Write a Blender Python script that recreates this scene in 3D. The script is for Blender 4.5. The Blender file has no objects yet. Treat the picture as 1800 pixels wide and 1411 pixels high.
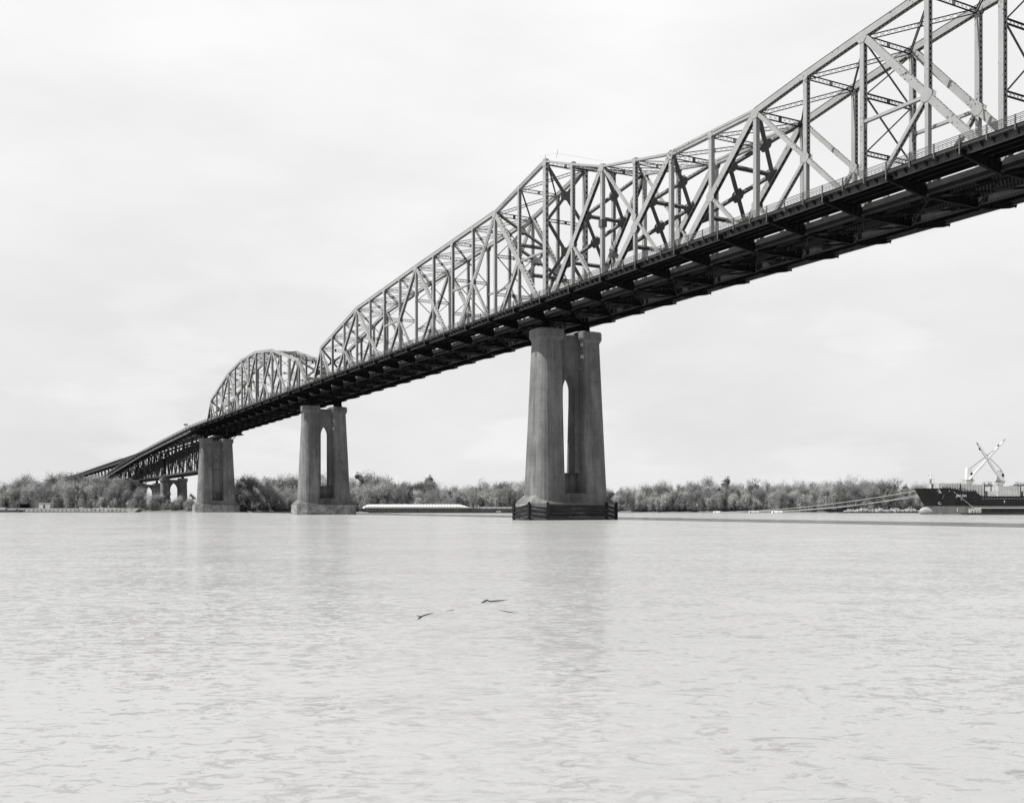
import bpy, math, random
from mathutils import Vector as V
R = math.radians
random.seed(7)
sc = bpy.context.scene
col = sc.collection

# ------------------------------------------------------------------ camera
CX, CY, CH, YAW = 191.862, -114.007, 2.92, 1.06703
FPX, HOR = 1827.0, 889.6                      # focal length and horizon row of the 1800 px wide photograph
cam = bpy.data.cameras.new("camera"); cam_o = bpy.data.objects.new("camera", cam); col.objects.link(cam_o)
cam_o.location = (CX, CY, CH); cam_o.rotation_euler = (R(90), 0, YAW)
cam.sensor_width = 36; cam.lens = 36 * FPX / 1800; cam.shift_y = (HOR - 705.5) / 1800
cam.clip_start = 0.5; cam.clip_end = 30000
sc.camera = cam_o
FW = V((-math.sin(YAW), math.cos(YAW), 0)); RT = V((math.cos(YAW), math.sin(YAW), 0))
def at(x, D, z=0.0):                          # point that lies D metres in front, under photo column x
    p = V((CX, CY, 0)) + FW * D + RT * ((x - 900) * D / FPX)
    return V((p.x, p.y, z))
def zat(y, D): return CH + (HOR - y) * D / FPX

# ------------------------------------------------------------------ sun and sky
SUN = V((-0.14, -0.99, 0)).normalized() * math.cos(R(61)) + V((0, 0, math.sin(R(61))))
ld = bpy.data.lights.new("sun", 'SUN'); ld.energy = 5.0; ld.angle = R(0.5); ld.color = (1, .99, .975)
lo = bpy.data.objects.new("sun", ld); col.objects.link(lo); lo.rotation_euler = SUN.to_track_quat('Z', 'Y').to_euler()
lo.location = (0, -50, 300)
w = bpy.data.worlds.new("World"); sc.world = w; w.use_nodes = True
nt = w.node_tree; nt.nodes.clear()
def N(nt, t, **k):
    n = nt.nodes.new(t)
    for a, b in k.items(): setattr(n, a, b)
    return n
out = N(nt, 'ShaderNodeOutputWorld'); bg = N(nt, 'ShaderNodeBackground')
sky = N(nt, 'ShaderNodeTexSky', sky_type='NISHITA'); sky.sun_disc = False
sky.sun_elevation = R(61); sky.sun_rotation = math.atan2(SUN.x, SUN.y)
bw = N(nt, 'ShaderNodeRGBToBW'); nt.links.new(sky.outputs[0], bw.inputs[0])
tc = N(nt, 'ShaderNodeTexCoord'); sep = N(nt, 'ShaderNodeSeparateXYZ'); nt.links.new(tc.outputs['Generated'], sep.inputs[0])
mp = N(nt, 'ShaderNodeMapping'); mp.inputs['Scale'].default_value = (2.0, 2.0, 6)
nt.links.new(tc.outputs['Generated'], mp.inputs[0])
nz = N(nt, 'ShaderNodeTexNoise'); nz.inputs['Scale'].default_value = 1.6; nz.inputs['Detail'].default_value = 7; nz.inputs['Roughness'].default_value = .55
nt.links.new(mp.outputs[0], nz.inputs[0])
cl = N(nt, 'ShaderNodeMapRange'); cl.inputs[1].default_value = .40; cl.inputs[2].default_value = .68
cl.inputs[3].default_value = 7.8; cl.inputs[4].default_value = 8.65; nt.links.new(nz.outputs[0], cl.inputs[0])
hi = N(nt, 'ShaderNodeMapRange'); hi.inputs[1].default_value = 0.0; hi.inputs[2].default_value = .45
hi.inputs[3].default_value = 0.96; hi.inputs[4].default_value = 1.12; nt.links.new(sep.outputs[2], hi.inputs[0])
mu = N(nt, 'ShaderNodeMath', operation='MULTIPLY'); nt.links.new(cl.outputs[0], mu.inputs[0]); nt.links.new(hi.outputs[0], mu.inputs[1])
mp2 = N(nt, 'ShaderNodeMapping'); mp2.inputs['Scale'].default_value = (1, 1, 3.0); mp2.inputs['Location'].default_value = (.35, .1, 0); nt.links.new(tc.outputs['Generated'], mp2.inputs[0])
nz2 = N(nt, 'ShaderNodeTexNoise'); nz2.inputs['Scale'].default_value = 4.5; nz2.inputs['Detail'].default_value = 9; nz2.inputs['Roughness'].default_value = .52; nt.links.new(mp2.outputs[0], nz2.inputs[0])
c2 = N(nt, 'ShaderNodeMapRange'); c2.inputs[1].default_value = .50; c2.inputs[2].default_value = .60; c2.inputs[3].default_value = -.02; c2.inputs[4].default_value = .055; c2.interpolation_type = 'SMOOTHSTEP'; nt.links.new(nz2.outputs[0], c2.inputs[0])
m1 = N(nt, 'ShaderNodeMapRange'); m1.inputs[1].default_value = .28; m1.inputs[2].default_value = .12; nt.links.new(sep.outputs[2], m1.inputs[0])
c3 = N(nt, 'ShaderNodeMath', operation='MULTIPLY'); nt.links.new(c2.outputs[0], c3.inputs[0]); nt.links.new(m1.outputs[0], c3.inputs[1])
c4 = N(nt, 'ShaderNodeMath', operation='ADD'); nt.links.new(c3.outputs[0], c4.inputs[0]); c4.inputs[1].default_value = 1.02
mu0 = mu; mu = N(nt, 'ShaderNodeMath', operation='MULTIPLY'); nt.links.new(mu0.outputs[0], mu.inputs[0]); nt.links.new(c4.outputs[0], mu.inputs[1])
vf = N(nt, 'ShaderNodeMapRange'); vf.inputs[1].default_value = .45; vf.inputs[2].default_value = .66
vf.inputs[3].default_value = 1.0; vf.inputs[4].default_value = .05; vf.interpolation_type = 'SMOOTHSTEP'; nt.links.new(sep.outputs[2], vf.inputs[0])
mx = N(nt, 'ShaderNodeMix', data_type='FLOAT'); nt.links.new(vf.outputs[0], mx.inputs[0]); nt.links.new(bw.outputs[0], mx.inputs[2]); nt.links.new(mu.outputs[0], mx.inputs[3])
nt.links.new(mx.outputs[0], bg.inputs[0]); bg.inputs[1].default_value = 0.0575
nt.links.new(bg.outputs[0], out.inputs[0])
sc.view_settings.view_transform = 'Standard'; sc.view_settings.look = 'None'
sc.view_settings.exposure = 0.80; sc.view_settings.gamma = 1
sc.cycles.max_bounces = 6; sc.cycles.use_denoising = True

# ------------------------------------------------------------------ materials
def g3(v): return (v, v, v, 1)
def mat(name, base, var=.25, scale=.6, rough=.7, spots=None, streak=None, bump=0, coords='Object', bricks=None, spec=.3):
    m = bpy.data.materials.new(name); m.use_nodes = True; t = m.node_tree; b = t.nodes['Principled BSDF']
    b.inputs['Roughness'].default_value = rough; b.inputs['Specular IOR Level'].default_value = spec
    tc = N(t, 'ShaderNodeTexCoord'); co = tc.outputs[coords]
    if streak:
        mp = N(t, 'ShaderNodeMapping'); mp.inputs['Scale'].default_value = streak; t.links.new(co, mp.inputs[0]); c2 = mp.outputs[0]
    else: c2 = co
    n = N(t, 'ShaderNodeTexNoise'); n.inputs['Scale'].default_value = scale; n.inputs['Detail'].default_value = 6; n.inputs['Roughness'].default_value = .6
    t.links.new(c2, n.inputs[0])
    r = N(t, 'ShaderNodeMapRange'); r.inputs[1].default_value = .3; r.inputs[2].default_value = .7
    r.inputs[3].default_value = base * (1 - var); r.inputs[4].default_value = base * (1 + var); t.links.new(n.outputs[0], r.inputs[0])
    cur = r.outputs[0]
    if spots:                                   # (scale, threshold, dark value)
        n2 = N(t, 'ShaderNodeTexNoise'); n2.inputs['Scale'].default_value = spots[0]; n2.inputs['Detail'].default_value = 3; t.links.new(co, n2.inputs[0])
        n3 = N(t, 'ShaderNodeTexNoise'); n3.inputs['Scale'].default_value = .13; t.links.new(co, n3.inputs[0])
        ad = N(t, 'ShaderNodeMath', operation='MULTIPLY_ADD'); ad.inputs[1].default_value = .55; t.links.new(n3.outputs[0], ad.inputs[0]); t.links.new(n2.outputs[0], ad.inputs[2])
        q = N(t, 'ShaderNodeMapRange'); q.inputs[1].default_value = spots[1]; q.inputs[2].default_value = spots[1] + .04; t.links.new(ad.outputs[0], q.inputs[0])
        k = N(t, 'ShaderNodeMix', data_type='FLOAT'); t.links.new(q.outputs[0], k.inputs[0]); t.links.new(cur, k.inputs[2]); k.inputs[3].default_value = spots[2]; cur = k.outputs[0]
    hb = None
    if bricks:                                  # (width, height, mortar value)
        sx = N(t, 'ShaderNodeSeparateXYZ'); t.links.new(co, sx.inputs[0])
        ax = N(t, 'ShaderNodeMath', operation='ADD'); t.links.new(sx.outputs[0], ax.inputs[0]); t.links.new(sx.outputs[1], ax.inputs[1])
        cb = N(t, 'ShaderNodeCombineXYZ'); t.links.new(ax.outputs[0], cb.inputs[0]); t.links.new(sx.outputs[2], cb.inputs[1])
        bt = N(t, 'ShaderNodeTexBrick'); bt.inputs['Scale'].default_value = 1; bt.inputs['Brick Width'].default_value = bricks[0]; bt.inputs['Row Height'].default_value = bricks[1]
        bt.inputs['Mortar Size'].default_value = .05; bt.inputs['Color1'].default_value = g3(.75); bt.inputs['Color2'].default_value = g3(1.25); bt.inputs['Mortar'].default_value = g3(bricks[2])
        t.links.new(cb.outputs[0], bt.inputs[0])
        bb = N(t, 'ShaderNodeRGBToBW'); t.links.new(bt.outputs[0], bb.inputs[0])
        k = N(t, 'ShaderNodeMath', operation='MULTIPLY'); t.links.new(cur, k.inputs[0]); t.links.new(bb.outputs[0], k.inputs[1]); cur = k.outputs[0]
    t.links.new(cur, b.inputs['Base Color'])
    if bump:
        bp = N(t, 'ShaderNodeBump'); bp.inputs['Strength'].default_value = bump; bp.inputs['Distance'].default_value = .2
        t.links.new(cur if bricks else n.outputs[0], bp.inputs['Height']); t.links.new(bp.outputs[0], b.inputs['Normal'])
    return m
STEEL = mat("aluminium_paint", .26, .10, .5, .55, spots=(2.6, .93, .05))
STEELD = mat("shaded_paint", .075, .25, .6, .6, spots=(2.0, .90, .07))  # darkened steel paint, shade on the sway frames put into the colour
INSHADE = mat("shaded_member_inside", 0.012, .4, .9, .9)  # near-black, stands in for the shade inside hollow members
UNDER = mat("shaded_underside_paint", .05, .4, .8, .8)  # shade of downward faces put into the paint colour
GIRD = mat("dark_girder_steel", .02, .35, .7, .7, spec=.12)  # dark girder steel; on lattice flanges it stands in for shade
RAILM = mat("dull_railing_paint", 0.08, .3, 1.2, .6)
FLOOR = mat("dark_floor_steel", .008, .4, .7, .8, spec=.08)  # one even, very dark tone for the floor steel
FASC = mat("fascia_steel", 0.08, .3, .8, .6, spots=(1.6, .86, .04))
APPR = mat("approach_steel", 0.03333, .4, .5, .7)
DECKM = mat("deck_concrete", .03, .25, .7, .9)
TIES = mat("creosoted_ties", .012, .4, 2, .9)
WHITE = mat("white_paint", 0.52, .05, .6, .5)
PALE = mat("pale_paint", 0.3667, .15, .8, .6)
HULLD = mat("dark_hull_paint", 0.009333, .5, .25, .5, streak=(1, 1, .3))
HULLP = mat("antifouling_paint", 0.1667, .2, .3, .7, streak=(1, 1, .25))
BARGE = mat("rusty_barge_steel", 0.04, .4, .6, .8)
TIMBER = mat("tarred_timber", 0.012, .6, .9, .9, streak=(.5, .5, 3), bump=.4)
TIMBL = mat("worn_timber", 0.03, .8, 1.0, .9, streak=(.4, .4, 4), bump=.4)
ROCK = mat("pale_rubble", 0.3, .5, 1.2, .9)
STONE = mat("footing_masonry", .23, .45, .55, .9, bricks=(1.5, .55, .35), bump=.5)
BARK = mat("bark", 0.04, .4, 2, .9)
WOODW = mat("wet_branch", 0.01, .5, 6, .5)
BANK = mat("bank_earth", 0.08, .4, .3, .95)
LETTER = mat("lettering_paint", 0.5333, .03, 1, .6)
ROPE = mat("pale_rope", 0.3333, .1, 2, .8)

def concrete():
    m = bpy.data.materials.new("weathered_concrete"); m.use_nodes = True; t = m.node_tree; b = t.nodes['Principled BSDF']
    b.inputs['Roughness'].default_value = .9; b.inputs['Specular IOR Level'].default_value = .2
    tc = N(t, 'ShaderNodeTexCoord'); co = tc.outputs['Object']
    def noise(scale, st, det=6):
        mp = N(t, 'ShaderNodeMapping'); mp.inputs['Scale'].default_value = st; t.links.new(co, mp.inputs[0])
        n = N(t, 'ShaderNodeTexNoise'); n.inputs['Scale'].default_value = scale; n.inputs['Detail'].default_value = det; n.inputs['Roughness'].default_value = .65
        t.links.new(mp.outputs[0], n.inputs[0]); return n.outputs[0]
    def rng(s, a, b_, c, d):
        r = N(t, 'ShaderNodeMapRange'); r.inputs[1].default_value = a; r.inputs[2].default_value = b_; r.inputs[3].default_value = c; r.inputs[4].default_value = d
        t.links.new(s, r.inputs[0]); return r.outputs[0]
    def mul(a, c):
        k = N(t, 'ShaderNodeMath', operation='MULTIPLY'); t.links.new(a, k.inputs[0]); t.links.new(c, k.inputs[1]); return k.outputs[0]
    a = rng(noise(.35, (1, 1, .5)), .3, .7, .135, .19)
    st = rng(noise(.8, (1, 1, .035)), .36, .70, 1.12, .74)      # rain streaks
    fi = rng(noise(3.0, (1, 1, 1)), .3, .7, .9, 1.1)
    c = mul(mul(a, st), fi)
    sx = N(t, 'ShaderNodeSeparateXYZ'); t.links.new(co, sx.inputs[0])
    fr = N(t, 'ShaderNodeMath', operation='PINGPONG'); fr.inputs[1].default_value = 1.15; t.links.new(sx.outputs[2], fr.inputs[0])
    ln = rng(fr.outputs[0], 0.0, .07, .72, 1.0)
    blot = rng(noise(.16, (1, 1, .6), 8), .40, .62, .72, 1.16)     # broad discoloured patches
    runs = rng(noise(1.7, (1, 1, .02), 4), .55, .72, 1.0, .62)     # dark narrow runs
    tide = rng(sx.outputs[2], 3.2, 7.5, .70, 1.0)                  # damp foot
    c = mul(mul(mul(c, blot), runs), tide)
    c = mul(c, ln)                                                # pour joints
    t.links.new(c, b.inputs['Base Color'])
    bp = N(t, 'ShaderNodeBump'); bp.inputs['Strength'].default_value = .3; bp.inputs['Distance'].default_value = .1
    t.links.new(fi, bp.inputs['Height']); t.links.new(bp.outputs[0], b.inputs['Normal'])
    return m
CONC = concrete()

def leafmat(name, v):
    m = bpy.data.materials.new(name); m.use_nodes = True; t = m.node_tree; b = t.nodes['Principled BSDF']
    b.inputs['Roughness'].default_value = .8; b.inputs['Specular IOR Level'].default_value = .1
    tc = N(t, 'ShaderNodeTexCoord'); n = N(t, 'ShaderNodeTexNoise'); n.inputs['Scale'].default_value = .55; n.inputs['Detail'].default_value = 4
    t.links.new(tc.outputs['Object'], n.inputs[0])
    r = N(t, 'ShaderNodeMapRange'); r.inputs[1].default_value = .3; r.inputs[2].default_value = .7; r.inputs[3].default_value = v * .6; r.inputs[4].default_value = v * 1.4
    t.links.new(n.outputs[0], r.inputs[0]); t.links.new(r.outputs[0], b.inputs['Base Color'])
    tl = N(t, 'ShaderNodeBsdfTranslucent'); t.links.new(r.outputs[0], tl.inputs[0])
    ms = N(t, 'ShaderNodeMixShader'); ms.inputs[0].default_value = .4
    o = t.nodes['Material Output']; t.links.new(b.outputs[0], ms.inputs[1]); t.links.new(tl.outputs[0], ms.inputs[2]); t.links.new(ms.outputs[0], o.inputs[0])
    return m
LEAF = {'pale': leafmat("pale_foliage", .33), 'mid': leafmat("grey_foliage", .23), 'dark': leafmat("dark_foliage", .14)}

# ------------------------------------------------------------------ mesh helpers
class MB:
    def __init__(s): s.v = []; s.f = []; s.mi = []; s.cur = 0
    def add(s, vs, fs):
        o = len(s.v); s.v += [tuple(p) for p in vs]; s.f += [tuple(i + o for i in f) for f in fs]; s.mi += [s.cur] * len(fs)
    def hexa(s, a, b):                          # two quads of 4 points
        s.add(list(a) + list(b), [(3, 2, 1, 0), (4, 5, 6, 7), (0, 1, 5, 4), (1, 2, 6, 5), (2, 3, 7, 6), (3, 0, 4, 7)])
    def box(s, x0, x1, y0, y1, z0, z1):
        s.hexa([V((x0, y0, z0)), V((x1, y0, z0)), V((x1, y1, z0)), V((x0, y1, z0))], [V((x0, y0, z1)), V((x1, y0, z1)), V((x1, y1, z1)), V((x0, y1, z1))])
    def beam(s, p0, p1, w, d, u=V((0, 1, 0)), ou=0, ov=0):
        p0 = V(p0); p1 = V(p1); a = (p1 - p0).normalized(); u = u - a * a.dot(u)
        if u.length < 1e-4: u = V((1, 0, 0)) - a * a.x
        u.normalize(); v = a.cross(u); c = u * ou + v * ov
        q = [u * (-w / 2) + v * (-d / 2), u * (w / 2) + v * (-d / 2), u * (w / 2) + v * (d / 2), u * (-w / 2) + v * (d / 2)]
        s.hexa([p0 + c + k for k in q], [p1 + c + k for k in q])
    def tube(s, pts, rad, n=6):
        rings = []
        for i, p in enumerate(pts):
            p = V(p); a = (V(pts[min(i + 1, len(pts) - 1)]) - V(pts[max(i - 1, 0)])).normalized()
            u = a.cross(V((0, 0, 1)));
            if u.length < .05: u = a.cross(V((1, 0, 0)))
            u.normalize(); v = a.cross(u); r = rad[i] if isinstance(rad, (list, tuple)) else rad
            rings.append([p + (u * math.cos(2 * math.pi * k / n) + v * math.sin(2 * math.pi * k / n)) * r for k in range(n)])
        s.loft(rings)
    def loft(s, rings, cap=True):
        n = len(rings[0]); vs = [p for r in rings for p in r]; fs = []
        for i in range(len(rings) - 1):
            for k in range(n): fs.append((i * n + k, i * n + (k + 1) % n, (i + 1) * n + (k + 1) % n, (i + 1) * n + k))
        if cap: fs.append(tuple(range(n - 1, -1, -1))); fs.append(tuple((len(rings) - 1) * n + k for k in range(n)))
        s.add(vs, fs)
    def cyl(s, c, r0, r1, z0, z1, n=12):
        s.loft([[V((c[0] + math.cos(2 * math.pi * k / n) * r, c[1] + math.sin(2 * math.pi * k / n) * r, z)) for k in range(n)] for r, z in ((r0, z0), (r1, z1))])
    def poly(s, pts, n, th):                    # flat plate: polygon pts, thickness th along n
        m = len(pts); a = [V(p) for p in pts]; b = [p + n * th for p in a]
        s.add(a + b, [tuple(range(m - 1, -1, -1)), tuple(range(m, 2 * m))] + [(k, (k + 1) % m, m + (k + 1) % m, m + k) for k in range(m)])
    def build(s, name, m, parent=None, smooth=False):
        me = bpy.data.meshes.new(name); me.from_pydata(s.v, [], s.f)
        for x in (m if isinstance(m, (list, tuple)) else [m]): me.materials.append(x)
        if isinstance(m, (list, tuple)): me.polygons.foreach_set('material_index', s.mi)
        if smooth: me.polygons.foreach_set('use_smooth', [True] * len(s.f))
        me.update(); o = bpy.data.objects.new(name, me); col.objects.link(o)
        if parent is not None: attach(o, parent)
        return o
def attach(o, p):
    o.parent = p
    o.matrix_parent_inverse = inv(p)
def inv(p):
    from mathutils import Matrix
    m = Matrix.LocRotScale(p.location, p.rotation_euler, p.scale)
    if p.parent: m = Matrix.Identity(4) if p.type == 'MESH' else m   # mesh parts sit unmoved under their thing
    return m.inverted()
def thing(name, label, cat, loc=(0, 0, 0), group=None):
    o = bpy.data.objects.new(name, None); col.objects.link(o); o.location = loc; o.empty_display_size = .5
    o['label'] = label; o['category'] = cat
    if group: o['group'] = group
    return o
def tag(o, label, cat, group=None):
    o['label'] = label; o['category'] = cat
    if group: o['group'] = group
    return o
Y = V((0, 1, 0)); X = V((1, 0, 0)); Z = V((0, 0, 1))

# ------------------------------------------------------------------ steel members
def frame(p0, p1, u):
    a = (p1 - p0); L = a.length; a.normalize(); u = (u - a * a.dot(u)).normalized(); return a, u, a.cross(u), L
def lacing(mb, p0, p1, u, v, w, off, pitch, bw=.10, cross=True):
    """flat lacing bars in the plane spanned by the axis and u, at distance off along v"""
    a = (p1 - p0); L = a.length; a.normalize(); n = max(1, round(L / pitch)); st = L / n
    for i in range(n):
        for sgn in ((1, -1) if cross else ((1,) if i % 2 else (-1,))):
            q0 = p0 + a * (i * st) + u * (sgn * w / 2) + v * off; q1 = p0 + a * ((i + 1) * st) - u * (sgn * w / 2) + v * (off + sgn * .012)
            mb.beam(q0, q1, bw, .018, u=(q1 - q0).cross(v))
def perf(mb, p0, p1, u, v, w, off, pitch=1.2, hr=.2, hl=.33):
    a = (p1 - p0); L = a.length; a.normalize(); n = max(1, round(L / pitch)); st = L / n
    vs = []; fs = []
    for i in range(n):
        c = p0 + a * ((i + .5) * st) + v * off; h = st / 2; o = len(vs)
        for (ca, cu) in ((-1, -1), (0, -1), (1, -1), (1, 0), (1, 1), (0, 1), (-1, 1), (-1, 0)): vs.append(c + a * (ca * h) + u * (cu * w / 2))
        for (ca, cu) in ((-.6, -.75), (0, -1), (.6, -.75), (1, 0), (.6, .75), (0, 1), (-.6, .75), (-1, 0)): vs.append(c + a * (ca * hl) + u * (cu * hr))
        for k in range(8): fs.append((o + k, o + (k + 1) % 8, o + 8 + (k + 1) % 8, o + 8 + k))
    mb.add(vs, fs)
def member(mb, p0, p1, kind='solid', w=.75, d=.7, u=Y, pitch=None):
    p0 = V(p0); p1 = V(p1); a, uu, v, L = frame(p0, p1, u)
    if kind == 'solid': mb.beam(p0, p1, w, d, u); return
    if kind == 'bars':                          # pair of eyebars
        for s_ in (-1, 1): mb.beam(p0, p1, .09, d, u, ou=s_ * w * .36)
        return
    mb.cur = 1; mb.beam(p0, p1, w - .2, d - .16, u); mb.cur = 0     # dark solid core, added for the shade inside the hollow member
    for s_ in (-1, 1):
        mb.beam(p0, p1, .07, d, u, ou=s_ * (w / 2 - .035))
        if kind == 'laced':
            for e in (-1, 1): mb.beam(p0, p1, .12, .05, u, ou=s_ * (w / 2 - .11), ov=e * (d / 2 - .025))
    for e in (-1, 1):
        mb.cur = 2 if kind == 'perf' and abs(a.x) > .2 and e * v.z < 0 else 0      # shade of the undersides put into their colour
        if kind == 'laced': lacing(mb, p0, p1, uu, v, w - .16, e * (d / 2 - .01), pitch or w * 1.0)
        else: perf(mb, p0, p1, uu, v, w - .14, e * (d / 2 - .03))
    mb.cur = 0
def latbeam(mb, p0, p1, depth=.7, fl=.22, down=Z, pitch=None, cross=True):
    """lattice girder: two flange angles joined by lacing in the upright plane"""
    p0 = V(p0); p1 = V(p1); a, dn, v, L = frame(p0, p1, down)
    mb.cur = 1  # flanges coloured dark in place of shade on their lower faces
    for s_ in (-1, 1): mb.beam(p0, p1, .10, fl, down, ou=s_ * depth / 2)
    mb.cur = 0
    lacing(mb, p0, p1, dn, v, depth, 0, pitch or depth * 1.15, .06, cross)
    for q in (.5,):
        c = p0.lerp(p1, q); mb.beam(c - a * .35, c + a * .35, depth * .98, .05, down)
def gusset(mb, c, t, r, w=.75, ang=0):
    for s_ in (-1, 1):
        pts = [V((c.x + math.cos(ang + k * math.pi / 4 + math.pi / 8) * r * (1.15 if k % 4 in (1, 2) else 1), t + s_ * (w / 2 + .004), c.z + math.sin(ang + k * math.pi / 4 + math.pi / 8) * r)) for k in range(8)]
        mb.poly(pts, Y, s_ * .03)

# ------------------------------------------------------------------ bridge alignment
TW = 10.06; P1 = 11.495; PM = 10.945; P3 = 11.56; SB = -162.9; SC = SB - 14 * P3
def rail(s):                                   # top of the roadway railing along the main bridge
    if s > 120.4: s = 240.8 - s
    if s > -20: u = s + 20; return 45.95 + .0128 * u - .0000375 * u * u
    return 45.95 + .0128 * (s + 20)
HW = [(-323, 42.05), (-394, 39.2), (-468, 35.9), (-569, 29.9), (-700, 21.5), (-820, 13.5), (-900, 8)]
def hwy(s):
    if s >= -323: return rail(s)
    for (a, za), (b, zb) in zip(HW, HW[1:]):
        if s >= b: return za + (zb - za) * (s - a) / (b - a)
    return 8
def TT(side, off): return -off if side == 0 else TW + off
TS = (0.0, TW)
def bc(s): return rail(s) - 2.35

# ------------------------------------------------------------------ concrete piers
def section(R_, tin, tc, mirror, n=12):
    pts = []
    for k in range(n + 1):
        a = math.pi * k / n; e = 2 / 2.7; ca = math.cos(a); pts.append((R_ * math.copysign(abs(ca) ** e, ca), tc - .55 - (R_ - .75) * abs(math.sin(a)) ** e))   # (s,t) blunt round end towards -t
    c = .45
    pts += [(-R_, tin - c), (-R_ + c * .3, tin - c * .3), (-R_ + c, tin), (R_ - c, tin), (R_ - c * .3, tin - c * .3), (R_, tin - c)]
    if mirror: pts = [(s, TW - t) for s, t in pts][::-1]
    return pts
def octagon(k=1.0): return [(5 * k, -2.4), (3.4 * k, -6.1 * k), (-3.4 * k, -6.1 * k), (-5 * k, -2.4), (-5 * k, 12.4), (-3.4 * k, TW + 6.1 * k), (3.4 * k, TW + 6.1 * k), (5 * k, 12.4)]
def arch_half(z, hw, zs, za):
    if z <= zs: return hw
    h = za - zs; c = (h * h - hw * hw) / (2 * hw); r = hw + c
    return max(0.0, math.sqrt(max(0, r * r - (z - zs) ** 2)) - c)
def pier(s0, ztop, label, zsill=5.5, zo=10.1, zs=27.9, za=31.3, hw=1.53, blind=False, rt=2.9, rb=4.45, tin=2.4, foot=True, zb=3.6):
    th = thing('concrete_pier', label, 'bridge pier', (s0, TW / 2, 0), 'twin column concrete river piers')
    zt = ztop - 2.5
    for mir in (False, True):
        mb = MB(); rings = []
        for i in range(9):
            f = i / 8; z = zb + (zt - zb) * f; r = rb + (rt - rb) * f
            rings.append([V((s0 + a, b, z)) for a, b in section(r, tin, 0, mir)])
        mb.loft(rings); mb.build('pier_column', CONC, th)
        mb = MB(); rings = []
        for z, r, ti in ((zt, rt, tin), (zt + .7, rt + .38, tin + .35), (zt + .8, rt + .48, tin + .42), (ztop - .25, rt + .48, tin + .42), (ztop - .2, rt + .4, tin + .38), (ztop, rt + .36, tin + .35)):
            rings.append([V((s0 + a, b, z)) for a, b in section(r, ti, 0, mir)])
        mb.loft(rings); mb.build('pier_cap', CONC, th)
    # web wall with its pointed opening
    mb = MB(); tc = TW / 2; wl = 1.35
    zsr = [zb] + [zo] + [zo + (zs - zo) * i / 3 for i in range(1, 4)] + [zs + (za - zs) * i / 10 for i in range(1, 11)] + [ztop - .9]
    def wq(ta, tb, tc_, td, z0, z1, s):          # quad between z0 (ta,tb) and z1 (tc_,td)
        mb.add([V((s0 + s, ta, z0)), V((s0 + s, tb, z0)), V((s0 + s, td, z1)), V((s0 + s, tc_, z1))], [(0, 1, 2, 3) if s > 0 else (3, 2, 1, 0)])
    L, Rr = tin - .8, TW - tin + .8
    for z0, z1 in zip(zsr, zsr[1:]):
        if z1 <= zo: continue
        op = zo - 1e-6 <= z0 < za - 1e-6
        h0 = arch_half(z0, hw, zs, za) if op else 0; h1 = arch_half(z1, hw, zs, za) if op else 0
        for s in (wl, -wl):
            wq(L, tc - h0, L, tc - h1, z0, z1, s); wq(tc + h0, Rr, tc + h1, Rr, z0, z1, s)
        if op:
            for g in (-1, 1): mb.add([V((s0 - wl, tc + g * h0, z0)), V((s0 + wl, tc + g * h0, z0)), V((s0 + wl, tc + g * h1, z1)), V((s0 - wl, tc + g * h1, z1))], [(0, 1, 2, 3)])
    mb.add([V((s0 - wl, tc - hw, zo)), V((s0 + wl, tc - hw, zo)), V((s0 + wl, tc + hw, zo)), V((s0 - wl, tc + hw, zo))], [(0, 1, 2, 3)])
    mb.add([V((s0 - wl, L, ztop - .9)), V((s0 + wl, L, ztop - .9)), V((s0 + wl, Rr, ztop - .9)), V((s0 - wl, Rr, ztop - .9))], [(0, 1, 2, 3)])
    for a_, b_ in ((L, tc - hw), (tc + hw, Rr)): mb.add([V((s0 - wl, a_, zo)), V((s0 + wl, a_, zo)), V((s0 + wl, b_, zo)), V((s0 - wl, b_, zo))], [(0, 1, 2, 3)])
    mb.build('arched_wall', CONC, th)
    mb = MB(); mb.box(s0 - .9, s0 - .1, L, Rr, zsill - .2, zo - .01); mb.build('recessed_panel', CONC, th)
    if blind:
        mb = MB(); mb.box(s0 - .9, s0 + .9, tc - hw - .2, tc + hw + .2, zo - .5, za + .3)
        o = mb.build('blind_panel', mat("pale_render", 0.17, .15, .5, .9), th); o['label'] = 'pale infill closing the arch'
    mb = MB(); sb = rb - .15
    mb.box(s0 - sb, s0 + sb, tin - .6, TW - tin + .6, zb - .3, zsill)
    mb.box(s0 - sb + .003, s0 + sb + .12, tin + .02, TW - tin - .02, zsill - .001, zsill + .18)
    for k in range(3): mb.box(s0 + sb, s0 + sb + .3, tin + 1.0, TW - tin - 1.0, zb + .35 + k * .55, zb + .47 + k * .55)
    mb.build('sill_block', CONC, th)
    if foot:
        mb = MB()
        rings = [[V((s0 + a, b, z)) for a, b in octagon(k)] for z, k in ((-6, .96), (zb - .15, .94))]
        mb.loft(rings); mb.build('footing', STONE, th)
        mb = MB()                                 # sloping shoulder between shaft and footing
        top = [(rb * .8, -.5), (2.5, -3.9), (-2.5, -3.9), (-rb * .8, -.5), (-rb * .8, TW + .5), (-2.5, TW + 3.9), (2.5, TW + 3.9), (rb * .8, TW + .5)]
        mb.loft([[V((s0 + a, b, zb - .15)) for a, b in octagon(.925)], [V((s0 + a, b, zb + .15)) for a, b in octagon(.90)], [V((s0 + a, b, zb + 1.7)) for a, b in top]])
        mb.build('footing_shoulder', CONC, th)
    return th

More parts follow.
